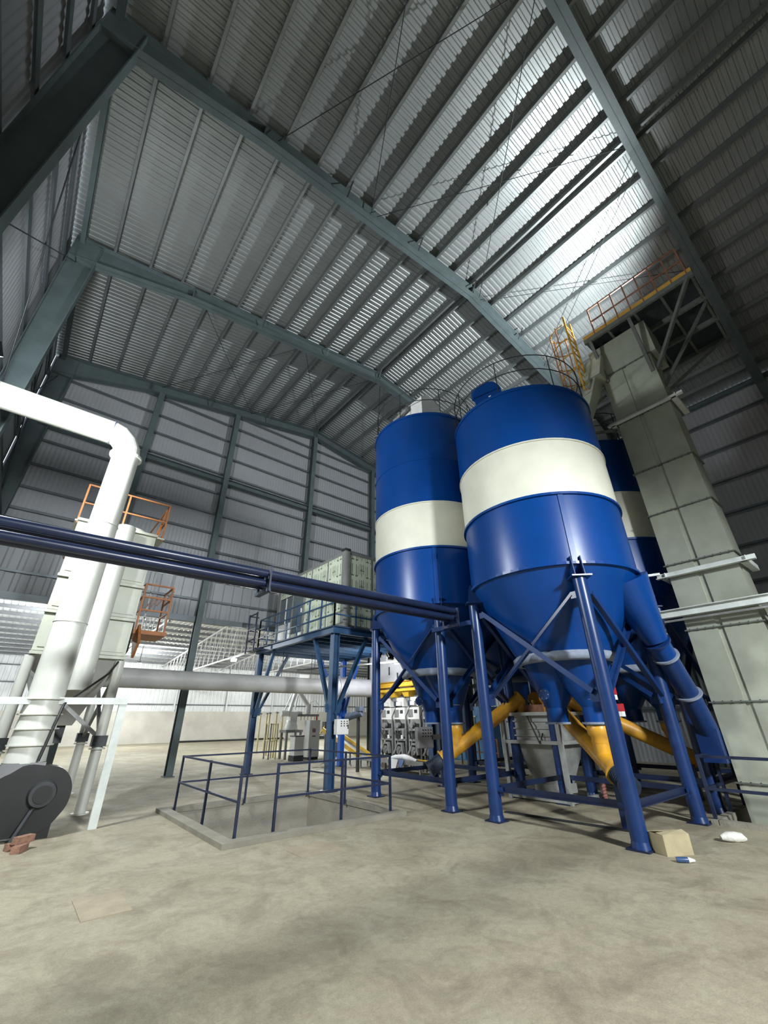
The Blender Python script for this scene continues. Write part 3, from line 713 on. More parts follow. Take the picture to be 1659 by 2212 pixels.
# ------------------------------------------------------------------ pipe bundle from the left wall to the silos
pb = thing('pipe_bundle', (2.4, 6.1, 3.5), 'bundle of four long dark blue pipes spanning to the silos', 'pipes')
for (dy, dz, r) in ((-0.16, .07, .062), (-0.10, -.07, .058), (0.02, .08, .055), (0.06, -.08, .055)):
    MB().tube((-2.3, 6.1 + dy, 3.545 + dz), (7.0, 6.1 + dy, 3.65 + dz), r, n=16).build('pipe', 'navy', pb)
for x in (2.55, 6.9):
    q = 3.595
    m = MB(); m.bar((x, 5.86, q), (x, 6.28, q), .05, .05); m.bar((x, 5.86, q - .2), (x, 6.28, q - .2), .08, .05); m.bar((x, 5.85, q - .22), (x, 5.85, q + .17), .05, .03); m.bar((x, 6.27, q - .22), (x, 6.27, q + .17), .05, .03)
    m.build('pipe_clamp', 'rail_blue', pb)
MB().bar((7.0, 5.6, 3.42), (7.0, 6.7, 3.42), .09, .09).build('support_bracket', 'blue_leg', pb)

# ------------------------------------------------------------------ screw conveyors, yellow
def screw(lo, hi, drop, label, motor=True):
    lo, hi = V(lo), V(hi); t = thing('screw_conveyor', (lo.x, lo.y, lo.z - .3), label, 'conveyor')
    d = (hi - lo).normalized()
    tb_ = MB().tube(lo - d * .12, hi, .155, n=20).build('trough_tube', 'yellow', t)
    MB().disc(lo - d * .12, d, .195, .03).build('end_flange', 'yellow', t); MB().disc(hi, d, .195, .03).build('end_flange', 'yellow', t)
    if drop is not None:
        dp = V(drop); foot = lo + d * ((dp.z - lo.z) * 0 + (V((dp.x, dp.y, 0)) - V((lo.x, lo.y, 0))).dot(V((d.x, d.y, 0)).normalized()) / max(.2, V((d.x, d.y, 0)).length))
        MB().lathe([(.17, dp.z), (.19, dp.z - .02), (.19, dp.z - .16), (.155, dp.z - .20), (.15, dp.z - .3)], dp.x, dp.y, 24).build('inlet_sleeve', 'yellow', t)
        MB().tube((dp.x, dp.y, dp.z - .29), foot, .145, n=20).build('inlet_pipe', 'yellow', t)
        MB().ring(dp.x, dp.y, dp.z - .02, .1, .2, .025, 20).build('inlet_flange', 'machine_grey', t)
    MB().tube(hi - V((0, 0, .02)), hi - V((0, 0, .35)), .13, n=18).build('outlet_spout', 'yellow', t)
    if motor:
        m = MB().tube(lo - d * .42, lo - d * .13, .15, n=20); m.tube(lo - d * .50, lo - d * .41, .17, n=20)
        mo = m.build('motor', 'motor_blue', t)
        for k in range(6): MB().disc(lo - d * (.17 + .04 * k), d, .163, .012).build('cooling_fin', 'motor_blue', mo)
    m = MB(); m.bar(lo + V((0, 0, -.1)), V((lo.x, lo.y, 0)), .08, .08); m.build('stand', 'blue_leg', t)
    return t
HX, HY = 10.15, 6.15
screw((8.20, 7.66, .84), (9.75, 6.5, 2.05), (8.40, 7.51, 1.50), 'yellow screw conveyor rising from the tallest silo to the weigh hopper')
screw((8.19, 3.84, .83), (9.75, 5.75, 2.05), (8.34, 4.02, 1.50), 'yellow screw conveyor rising from under the chuted silo')
screw((12.07, 3.88, .83), (10.45, 5.75, 2.05), (11.92, 4.05, 1.50), 'yellow screw conveyor from the silo behind the elevator')
screw((12.12, 7.67, .83), (10.45, 6.5, 2.05), (11.95, 7.53, 1.50), 'yellow screw conveyor on the far side of the weigh hopper')

# ------------------------------------------------------------------ weigh hopper between the four silos
wh = thing('weigh_hopper', (HX, HY, 0), 'grey weigh hopper in a steel frame between the silos', 'hopper')
MB().box(HX - .62, HX + .62, HY - .62, HY + .62, 1.15, 1.72).build('upper_box', 'hopper_grey', wh)
MB().pyramid((HX - .3, HX + .3, HY - .3, HY + .3, .28), (HX - .6, HX + .6, HY - .6, HY + .6, 1.15)).build('lower_cone', 'hopper_grey', wh)
MB().box(HX - .33, HX + .33, HY - .33, HY + .33, .10, .28).build('discharge_box', 'hopper_grey', wh)
for i in (-1, 1):
    for j in (-1, 1): MB().bar((HX + .72 * i, HY + .72 * j, 0), (HX + .72 * i, HY + .72 * j, 1.75), .09, .09).build('frame_post', 'hopper_grey', wh)
for z in (.06, 1.12, 1.7):
    for i in (-1, 1):
        MB().bar((HX - .72, HY + .72 * i, z), (HX + .72, HY + .72 * i, z), .07, .07).build('frame_rail', 'hopper_grey', wh)
        MB().bar((HX + .72 * i, HY - .72, z), (HX + .72 * i, HY + .72, z), .07, .07).build('frame_rail', 'hopper_grey', wh)
MB().box(HX - .45, HX + .45, HY - .45, HY + .45, 1.72, 1.9).build('inlet_manifold', 'rust', wh)
for z in (1.25, 1.4, 1.55): MB().bar((HX - .64, HY - .6, z), (HX - .64, HY + .6, z), .03, .03).build('stiffening_rib', 'hopper_grey', wh)
m = MB().path([(HX - .66, HY + .1, 1.75), (HX - .8, HY - .1, 1.5), (HX - .78, HY - .25, 1.1), (HX - .68, HY - .3, 1.3)], .018, 8); m.build('hose', 'rubber', wh)

# pneumatic valve heads, red and white
for (x, y, z, lb) in ((8.05, 3.5, 1.98, 'upper of two red and white valve heads by the front silo leg'), (8.2, 3.5, 1.72, 'lower of two red and white valve heads by the front silo leg')):
    t = thing('valve_head', (x, y, z - .2), lb, 'valve')
    MB().box(x - .06, x + .06, y - .06, y + .06, z - .02, z + .1).build('cap', 'red', t); MB().box(x - .055, x + .055, y - .055, y + .055, z - .1, z - .02).build('body', 'machine_white', t)
    MB().bar((x, y, z - .05), (8.34, 3.9, z - .05), .03, .03).build('arm', 'dark_steel', t)

# ------------------------------------------------------------------ blue platform with office container
PFX0, PFX1, PFY0, PFY1, PFZ = 6.68, 10.75, 10.4, 15.75, 3.98
pt = thing('steel_platform', (8.7, 13.0, 0), 'raised blue steel platform on braced posts carrying the site cabin', 'platform')
dk = MB().box(PFX0, PFX1, PFY0, PFY1, PFZ + .10, PFZ + .14).build('deck', 'grate', pt)
for a, b2 in (((PFX0, PFY0), (PFX1, PFY0)), ((PFX1, PFY0), (PFX1, PFY1)), ((PFX1, PFY1), (PFX0, PFY1)), ((PFX0, PFY1), (PFX0, PFY0))):
    MB().ibeam((*a, PFZ), (*b2, PFZ), .14, .2).build('edge_beam', 'platform_blue', pt)
for k in range(1, 9):
    y = PFY0 + (PFY1 - PFY0) * k / 9; MB().bar((PFX0, y, PFZ + .03), (PFX1, y, PFZ + .03), .05, .12).build('joist', 'platform_blue', pt)
for k in range(1, 7):
    x = PFX0 + (PFX1 - PFX0) * k / 7; MB().bar((x, PFY0, PFZ + .08), (x, PFY1, PFZ + .08), .03, .05).build('stringer', 'platform_blue', pt)
for x, y, mt in ((6.8, 10.48, 'platform_blue'), (6.8, 15.62, 'platform_blue'), (10.62, 10.48, 'platform_blue'), (10.62, 15.62, 'bright_blue')):
    po = MB().ibeam((x, y, 0.02), (x, y, PFZ - .08), .2, .2, .016, (1, 0, 0)).build('post', mt, pt)
    MB().box(x - .17, x + .17, y - .17, y + .17, 0, .022).build('base_plate', 'navy', po)
    for dx, dy in ((1 if x < 8 else -1, 0), (0, 1 if y < 13 else -1)):
        d = V((dx, dy, 0))
        MB().bar(V((x, y, 1.75)) + d * .08, V((x, y, PFZ - .1)) + d * 1.15, .11, .09).build('knee_brace', mt, pt)
        MB().bar(V((x, y, 1.8)) + d * .1, V((x, y, 2.0)) + d * .14, .02, .3).build('brace_gusset', mt, po)
def rail_run(pts, z, parent, mt, posts, h=(0.35, .7, 1.05), r=.04):
    m = MB()
    for a, b2 in zip(pts[:-1], pts[1:]):
        for hh in h: m.bar((*a, z + hh), (*b2, z + hh), r, r)
    o = m.build('guard_rail', mt, parent)
    for a, b2 in zip(pts[:-1], pts[1:]):
        n = max(1, int((V(b2) - V(a)).length / posts))
        for k in range(n + 1):
            q = V(a).lerp(V(b2), k / n); MB().bar((q.x, q.y, z), (q.x, q.y, z + max(h)), r, r).build('rail_post', mt, o)
rail_run([(7.2 + 3.4, PFY0 + .02), (PFX0 + .02, PFY0 + .02), (PFX0 + .02, PFY1 - .02), (7.6, PFY1 - .02)], PFZ + .12, pt, 'platform_blue', .75)
# ladder cage frame at the far end of the platform
m = MB(); 
for x, y in ((6.3, 15.2), (6.3, 15.9)): m.bar((x, y, PFZ - .1), (x, y, PFZ + 1.35), .05, .05)
for z in (.35, .75, 1.3): m.bar((6.3, 15.2, PFZ + z), (6.3, 15.9, PFZ + z), .04, .04); m.bar((6.3, 15.9, PFZ + z), (PFX0, 15.9, PFZ + z), .04, .04)
m.build('landing_gate', 'rail_blue', pt)
MB().box(6.3, PFX0, 15.1, 15.95, PFZ - .03, PFZ + .03).build('landing', 'rail_blue', pt)
# cabin
CX0, CX1, CY0, CY1, CZ0, CZ1 = 7.22, 9.65, 10.72, 15.5, PFZ + .16, PFZ + 2.72
cb = thing('site_cabin', (8.4, 13.1, CZ0), 'site cabin of pale green film-wrapped panels on the blue platform', 'cabin')
for x, y in ((CX0, CY0), (CX1, CY0), (CX0, CY1), (CX1, CY1)):
    sx = 1 if x == CX0 else -1; sy = 1 if y == CY0 else -1
    cp = MB().box(min(x, x + sx * .2), max(x, x + sx * .2), min(y, y + sy * .2), max(y, y + sy * .2), CZ0, CZ1).build('corner_post', 'cont_frame', cb)
    MB().box(min(x, x + sx * .2) - .01, max(x, x + sx * .2) + .01, min(y, y + sy * .2) - .01, max(y, y + sy * .2) + .01, CZ1, CZ1 + .09).build('corner_casting', 'dark_steel', cp)
MB().box(CX0 + .02, CX1 - .02, CY0 + .02, CY1 - .02, CZ1 - .1, CZ1).build('roof', 'cont_frame', cb)
MB().box(CX0 + .02, CX1 - .02, CY0 + .02, CY1 - .02, CZ0, CZ0 + .12).build('floor_frame', 'cont_frame', cb)
ys = [CY0 + .2, 11.85, 13.0, 13.45]
ypan = [(CY0 + .2, 11.78), (11.82, 12.88), (12.92, 13.30)]
for a, b2 in ypan: MB().box(CX0 + .03, CX0 + .08, a, b2, CZ0 + .12, CZ1 - .1).build('wall_panel', 'film', cb)
for y in (11.8, 12.9, 13.32, 14.25): MB().box(CX0 + .015, CX0 + .085, y - .03, y + .03, CZ0 + .12, CZ1 - .1).build('panel_joint', 'cont_frame', cb)
MB().box(CX0 + .03, CX0 + .08, 13.35, CY1 - .2, CZ1 - .75, CZ1 - .1).build('wall_panel', 'film', cb)
MB().box(CX0 + .03, CX0 + .08, 13.35, 14.2, CZ0 + .12, CZ0 + .3).build('wall_panel', 'film', cb)
dr = MB().box(CX0 + .035, CX0 + .075, 13.38, 14.2, CZ0 + .14, CZ1 - .78).build('door', 'glass_dark', cb)
MB().box(CX0 + .02, CX0 + .09, 13.36, 13.42, CZ0 + .12, CZ1 - .75).build('door_frame', 'cont_frame', dr); MB().box(CX0, CX0 + .035, 13.5, 13.53, CZ0 + 1.0, CZ0 + 1.15).build('door_handle', 'machine_white', dr)
wn = MB().box(CX0 + .045, CX0 + .065, 14.3, CY1 - .2, CZ0 + .75, CZ1 - .78).build('window', 'glass_dark', cb)
m = MB(); m.box(CX0 + .03, CX0 + .085, 14.76, 14.82, CZ0 + .75, CZ1 - .78); m.box(CX0 + .03, CX0 + .085, 14.3, CY1 - .2, CZ0 + .72, CZ0 + .78); m.build('window_frame', 'machine_white', wn)
MB().box(CX0 + .03, CX0 + .08, 14.3, CY1 - .2, CZ0 + .12, CZ0 + .72).build('wall_panel', 'machine_white', cb)
xp = [CX0 + .2, 8.35, CX1 - .2]
for a, b2 in zip(xp[:-1], xp[1:]): MB().box(a + .01, b2 - .01, CY0 + .03, CY0 + .08, CZ0 + .12, CZ1 - .1).build('wall_panel', 'film', cb)
MB().box(8.32, 8.38, CY0 + .02, CY0 + .085, CZ0 + .12, CZ1 - .1).build('panel_joint', 'cont_frame', cb)
MB().box(CX0 + .2, CX1 - .2, CY1 - .08, CY1 - .03, CZ0 + .12, CZ1 - .1).build('wall_panel', 'film', cb)
MB().box(CX1 - .08, CX1 - .03, CY0 + .2, CY1 - .2, CZ0 + .12, CZ1 - .1).build('wall_panel', 'film', cb)

# control boxes
def control_box(c, ux, size, mt, label, nb, fix):
    c = V(c); t = thing('control_box', c - V((0, 0, size[1] / 2)), label, 'control box')
    u = V(ux).normalized(); nrm = u.cross(V((0, 0, 1)))        # front normal
    MB().bar(c - nrm * .18, c, size[0], size[1]).build('cabinet', mt, t)
    MB().bar(c, c + nrm * .012, size[0] * .92, size[1] * .94).build('door', mt, t)
    for r_ in range(nb[1]):
        for k in range(nb[0]):
            q = c + nrm * .015 + u * (size[0] * (-.12 + .5 * k / max(1, nb[0] - 1) - .05)) + V((0, 0, size[1] * (.36 - .15 * r_)))
            MB().disc(q, nrm, .016, .02, 8).build('push_button', 'dark_steel', t)
    MB().bar(c + nrm * .015 + u * size[0] * .42 - V((0, 0, .05)), c + nrm * .015 + u * size[0] * .42 + V((0, 0, .05)), .02, .02).build('door_latch', 'dark_steel', t)
    MB().bar(c - nrm * .17, V(fix), .05, .12).build('mount', mt, t)
control_box((6.93, 10.12, 1.45), (1, -.12, 0), (.34, .36), 'machine_white', 'white control box with rows of buttons on the platform post', (3, 3), (6.83, 10.40, 1.45))
control_box((8.88, 9.02, 1.17), (1, -.35, 0), (.46, .50), 'bin_grey', 'grey control box with three rows of buttons on a silo leg', (4, 3), (9.50, 9.05, 1.17))

# ------------------------------------------------------------------ pit guard rail
pg = thing('pit_railing', (4.6, 8.8, 0), 'navy steel railing with an entry gap round the open floor pit', 'railing')
xa, xb, ya, yb, HT = 3.1, 6.13, 7.27, 10.36, .955
m = MB()
for z in (.5, HT):
    m.bar((xa, ya, z), (xa, yb, z), .032, .032); m.bar((xa, yb, z), (xb, yb, z), .032, .032); m.bar((xb, yb, z), (xb, ya, z), .032, .032); m.bar((xb, ya, z), (3.72, ya, z), .032, .032)
m.build('rails', 'rail_blue', pg)
for p in ((xa, ya), (xa, 8.7), (xa, yb), (4.55, yb), (xb, yb), (xb, 8.8), (xb, ya), (5.0, ya), (3.72, ya)):
    MB().bar((*p, 0), (*p, HT + .02), .038, .038).build('post', 'rail_blue', pg)

# ------------------------------------------------------------------ dust collector, fan, exhaust stack
dc = thing('dust_collector', (.9, 13.0, 0), 'tall off-white dust collector with panelled doors and orange top rail', 'dust collector')
DX0, DX1, DY0, DY1, DZ0, DZ1 = -.02, 1.72, 11.35, 14.7, 2.85, 5.95
bo = MB().box(DX0 + .02, DX1 - .02, DY0 + .03, DY1 - .03, DZ0, DZ1).build('body', 'coll_panel', dc)
for z in (2.9, 3.75, 4.55, 5.3, 5.92):
    MB().box(DX0, DX1, DY0 - .06, DY0 + .03, z - .03, z + .03).build('horizontal_rib', 'coll_panel', bo)
zp = [2.9, 3.75, 4.55, 5.3, 5.92]
for k in range(4):
    for x0, x1 in ((DX0 + .03, .34), (.40, .98), (1.04, DX1 - .03)):
        m = MB(); m.box(x0, x1, DY0, DY0 + .03, zp[k] + .05, zp[k + 1] - .05)
        dd = m.build('door_panel', 'coll_panel', dc)
        MB().box(x0 + .06, x1 - .06, DY0 - .02, DY0, zp[k] + .12, zp[k + 1] - .12).build('raised_field', 'coll_panel', dd)
MB().pyramid((.55, 1.2, 12.6, 13.5, 1.55), (DX0 + .04, DX1 - .04, DY0 + .05, DY1 - .05, DZ0)).build('hopper', 'duct_grey', dc)
MB().box(.65, 1.1, 12.75, 13.35, 1.2, 1.55).build('rotary_valve', 'dark_steel', dc)
for x, y in ((.02, 11.42), (1.64, 11.42), (.02, 14.62), (1.70, 14.62)):
    lg = MB().tube((x, y, 0), (x, y, DZ0), .10, n=16).build('leg', 'white_paint', dc)
    MB().disc((x, y, 1.12), (0, 0, 1), .15, .03).build('leg_flange', 'white_paint', lg); MB().disc((x, y, .012), (0, 0, 1), .16, .024).build('base_plate', 'white_paint', lg)
    MB().box(x - .13, x + .13, y - .13, y + .13, 1.16, 1.36).build('leg_box', 'dark_steel', lg)
for a, b2 in (((1.64, 11.5, 2.6), (1.70, 14.5, 1.3)), ((1.64, 11.5, 1.3), (1.70, 14.5, 2.6)), ((.02, 11.42, 2.6), (1.64, 11.42, 1.3))):
    MB().bar(a, b2, .07, .07).build('cross_brace', 'machine_grey', dc)
MB().tube((.98, 11.12, 2.2), (.98, 11.12, 5.9), .2, n=24).build('riser_duct', 'white_paint', dc)
MB().disc((1.15, 12.1, 6.05), (0, 0, 1), .42, .24, 28).build('top_hatch', 'coll_panel', dc)
ro = MB()
zr = DZ1
for z in (.5, 1.0):
    ro.bar((DX0, DY0 + .2, zr + z), (DX1 + .15, DY0 + .2, zr + z), .035, .035); ro.bar((DX0, DY0 + .2, zr + z), (DX0, DY1, zr + z), .035, .035); ro.bar((DX1 + .15, DY0 + .2, zr + z), (DX1 + .15, DY1, zr + z), .035, .035)
rl = ro.build('top_rail', 'orange', dc)
for x in (DX0, .9, DX1 + .15):
    for y in (DY0 + .2, DY1): MB().bar((x, y, zr - .05), (x, y, zr + 1.0), .04, .04).build('rail_post', 'orange', rl)
for x in (DX0, DX1 + .15): MB().box(x - .012, x + .012, DY0 + .2, DY1, zr, zr + .14).build('toe_board', 'orange', rl)
MB().box(DX0 - .05, DX1 + .2, DY0 + .15, DY1, zr - .02, zr + .02).build('top_deck', 'coll_panel', dc)
MB().bar((DX1 + .12, 12.2, zr), (DX1 + .12, 11.7, zr + .95), .04, .04).build('rail_stay', 'orange', rl); MB().bar((DX1 + .0, 12.0, zr), (DX1 + .12, 11.6, zr + .7), .03, .03).build('rail_stay', 'orange', rl)
# orange stair cage on the side
sc = MB()
for x, y in ((1.95, 12.6), (2.65, 12.6), (1.95, 13.5), (2.65, 13.5)): sc.bar((x, y, 3.75), (x, y, 5.0), .045, .045)
for z in (4.3, 4.65, 5.0): sc.bar((1.95, 12.6, z), (2.65, 12.6, z), .04, .04); sc.bar((2.65, 12.6, z), (2.65, 13.5, z), .04, .04); sc.bar((1.95, 12.6, z), (1.95, 13.5, z), .04, .04)
so = tag(sc.build('stair_cage', 'orange', dc), 'orange rusty stair cage')
MB().box(1.78, 2.7, 12.5, 13.6, 3.66, 3.76).build('stair_landing', 'orange', so)
MB().bar((2.0, 12.55, 3.7), (2.0, 12.1, 3.2), .5, .06, (1, 0, 0)).build('stair_flight', 'orange', so)
for k in range(4): MB().bar((2.0 + .16 * k, 12.6, 4.25 + .1 * k), (2.2 + .16 * k, 12.6, 4.6 + .1 * k), .03, .03).build('cage_bar', 'rust', so)
for x in (2.2, 2.75): MB().bar((x, 13.2, 3.76), (x, 13.2, 6.0), .035, .035).build('stringer', 'machine_grey', so)

st = thing('exhaust_stack', (.43, 9.9, 1.0), 'large white exhaust pipe rising from the fan and bending to the wall', 'pipe')
sx_, sy_, R0 = .44, 9.92, .27
for a, b2 in ((1.95, 3.3), (3.3, 5.35), (5.35, 7.12)):
    MB().tube((sx_, sy_, a), (sx_, sy_, b2), R0, n=28).build('pipe_section', 'white_paint', st); MB().ring(sx_, sy_, b2 - .006, R0 - .02, R0 + .012, .012, 28).build('weld_seam', 'white_paint', st)
MB().ring(sx_, sy_, 7.08, R0 - .02, R0 + .06, .05, 28).build('pipe_flange', 'white_paint', st)
el = [(sx_, sy_, 7.12), (sx_ - .02, sy_, 7.28), (sx_ - .10, sy_, 7.45), (sx_ - .24, sy_, 7.58), (sx_ - .42, sy_, 7.62)]
MB().path(el, R0, 28, False).build('elbow', 'white_paint', st)
MB().tube(el[-1], (-2.36, sy_ - .1, 7.55), R0, n=28).build('horizontal_pipe', 'white_paint', st)
MB().disc(el[-1], (1, 0, 0), R0 + .012, .02, 28).build('weld_seam', 'dusty', st)
for z0, z1, r0, r1 in ((1.02, 1.28, .29, .27), (1.28, 1.52, .30, .28), (1.52, 1.74, .29, .27), (1.74, 1.98, .29, .27)):
    MB().lathe([(r0, z0), (r1, z1)], sx_, sy_, 28).build('reducer_collar', 'white_paint', st); MB().ring(sx_, sy_, z1 - .012, .2, r1 + .055, .02, 28).build('collar_flange', 'white_paint', st)
m = MB(); m.path([(1.85, 12.4, 4.0), (1.75, 11.6, 3.1), (1.45, 11.1, 2.55), (.95, 10.3, 2.1), (.72, 9.7, 1.9), (.66, 9.64, 1.5), (.60, 9.6, 1.05)], .022, 8)
tag(m.build('cable', 'rubber', None, (1.2, 11, 1.0)), 'black cable drooping from the dust collector to the fan', 'cable')

fn = thing('blower_fan', (.55, 9.75, 0), 'black centrifugal blower under the white exhaust pipe', 'fan')
hc = V((.74, 9.72, .58)); poly = []
rad_ = [(0, .43), (45, .42), (90, .40), (135, .52), (180, .74), (215, .76), (250, .62), (290, .50), (325, .45), (360, .43)]
for k in range(48):
    a = 360 * k / 48
    for (a0, r0), (a1, r1) in zip(rad_[:-1], rad_[1:]):
        if a0 <= a < a1: r = r0 + (r1 - r0) * (0.5 - 0.5 * math.cos(PI * (a - a0) / (a1 - a0)))
    poly.append(V((hc.x + r * math.cos(math.radians(a)), 9.52, max(0.06, hc.z + r * math.sin(math.radians(a))))))
MB().prism(poly, (0, 1, 0), .42).build('scroll_housing', 'black', fn)
MB().pyramid((.06, .72, 9.54, 9.92, .60), (.15, .72, 9.64, 10.18, 1.03)).build('outlet_neck', 'black', fn)
MB().box(.66, 1.02, 9.56, 9.9, 0, .35).build('pedestal', 'black', fn)
ic = V((.78, 9.5, .60))
MB().tube(ic, ic + V((0, -.10, 0)), .19, .17, 28).build('inlet_ring', 'dark_steel', fn); MB().tube(ic + V((0, -.1, 0)), ic + V((0, -.12, 0)), .12, n=24).build('inlet_cover', 'black', fn)
MB().bar((.62, 9.46, .66), (.75, 9.42, .62), .03, .03).build('inlet_lever', 'dark_steel', fn)
MB().bar((.72, 9.44, .42), (.55, 9.25, .02), .05, .05).build('prop', 'dark_steel', fn)
# white portal frame in front of the collector
wf = thing('portal_frame', (.8, 9.8, 0), 'white steel crossbeam on a leaning post beside the blower', 'frame')
MB().bar((-.35, 9.78, 1.94), (1.70, 9.78, 1.96), .10, .11).build('crossbeam', 'white_beam', wf)
MB().bar((1.64, 9.78, 0), (1.64, 9.78, 1.92), .07, .13).build('post', 'white_beam', wf); MB().bar((-.30, 9.78, 0), (-.30, 9.78, 1.92), .09, .05).build('post', 'white_beam', wf)
for i, (x, y, rz, z, lb) in enumerate(((.62, 9.03, .3, 0, 'reddish brick lying on the floor below the blower'), (.66, 8.83, 1.1, 0, 'reddish brick stood nearest to the floor patch by the blower'), (.68, 8.93, .6, .085, 'reddish brick laid across two others by the blower'))):
    o = MB().box(-.12, .12, -.055, .055, 0, .085).build('brick', 'brick'); o.location = (x, y, z); o.rotation_euler = (0, 0, rz); tag(o, lb, 'brick')

# grey duct from the collector to the bagging bin
gd = thing('air_duct', (6.5, 14.5, 2.75), 'long grey round duct running below the platform to the bin', 'duct')
xs_d = [1.7, 4.2, 6.7, 9.2]
for a, b2 in zip(xs_d[:-1], xs_d[1:]): MB().tube((a, 14.5, 2.75), (b2, 14.5, 2.75), .27, n=24).build('duct_section', 'duct_grey', gd)
MB().tube((9.2, 14.5, 2.75), (9.55, 14.5, 2.75), .27, .36, 24).build('reducer', 'bin_grey', gd); MB().tube((9.55, 14.5, 2.75), (11.3, 14.3, 2.75), .33, n=24).build('duct_section', 'bin_grey', gd)
for x in (9.2, 9.56, 9.9): MB().disc((x, 14.5, 2.75), (1, 0, 0), .39, .03, 24).build('duct_flange', 'bin_grey', gd)
for x in (7.2, 8.4):
    MB().tube((x, 14.5, 3.0), (x, 14.5, 3.9 if x > 6.7 else 3.05), .012, n=6).build('hanger_rod', 'dark_steel', gd)

MB().box(7.85, 8.25, 14.36, 14.6, 3.0, 3.12).build('access_box', 'machine_white', gd)
MB().bar((8.2, 15.2, 3.35), (10.6, 11.6, 3.5), .10, .05).build('cable_tray', 'machine_grey', pt)
for q in ((8.6, 14.6, 3.37), (10.2, 12.2, 3.47)): MB().bar(q, (q[0], q[1], PFZ), .02, .02).build('tray_hanger', 'dark_steel', pt)

# ------------------------------------------------------------------ bagging line
bn = thing('storage_bin', (12.3, 13.0, 0), 'light grey storage bin on a yellow frame above the bagging machines', 'bin')
MB().box(11.35, 13.3, 11.2, 14.7, 2.95, 4.6).build('bin_body', 'bin_grey', bn)
for y in (11.5, 12.4, 13.2, 14.0): MB().pyramid((11.7, 12.3, y + .1, y + .5, 2.45), (11.4, 13.2, y - .15, y + .75, 2.95)).build('bin_hopper', 'bin_grey', bn)
MB().box(11.34, 11.35, 12.75, 13.1, 3.55, 3.75).build('sign_plate', 'machine_white', bn)
MB().bar((11.33, 13.4, 3.2), (11.33, 13.4, 3.5), .03, .05).build('door_handle', 'dark_steel', bn); MB().bar((11.33, 12.9, 3.0), (11.33, 12.9, 3.25), .03, .05).build('door_handle', 'dark_steel', bn)
for y in (11.0, 14.6):
    for x in (11.45, 13.2): MB().bar((x, y, 0), (x, y, 2.95), .13, .13).build('post', 'dark_steel', bn)
for x in (11.4, 13.2): MB().ibeam((x, 10.9, 2.84), (x, 14.8, 2.84), .16, .2).build('frame_beam', 'yellow_bright', bn)
MB().bar((11.32, 10.9, 2.62), (11.32, 14.7, 2.62), .07, .09).build('frame_rail', 'yellow_bright', bn)
for y in (11.7, 12.5, 13.3, 14.1): MB().pyramid((11.42, 11.66, y - .1, y + .14, 2.38), (11.3, 11.8, y - .22, y + .26, 2.64)).build('chute', 'yellow_bright', bn)
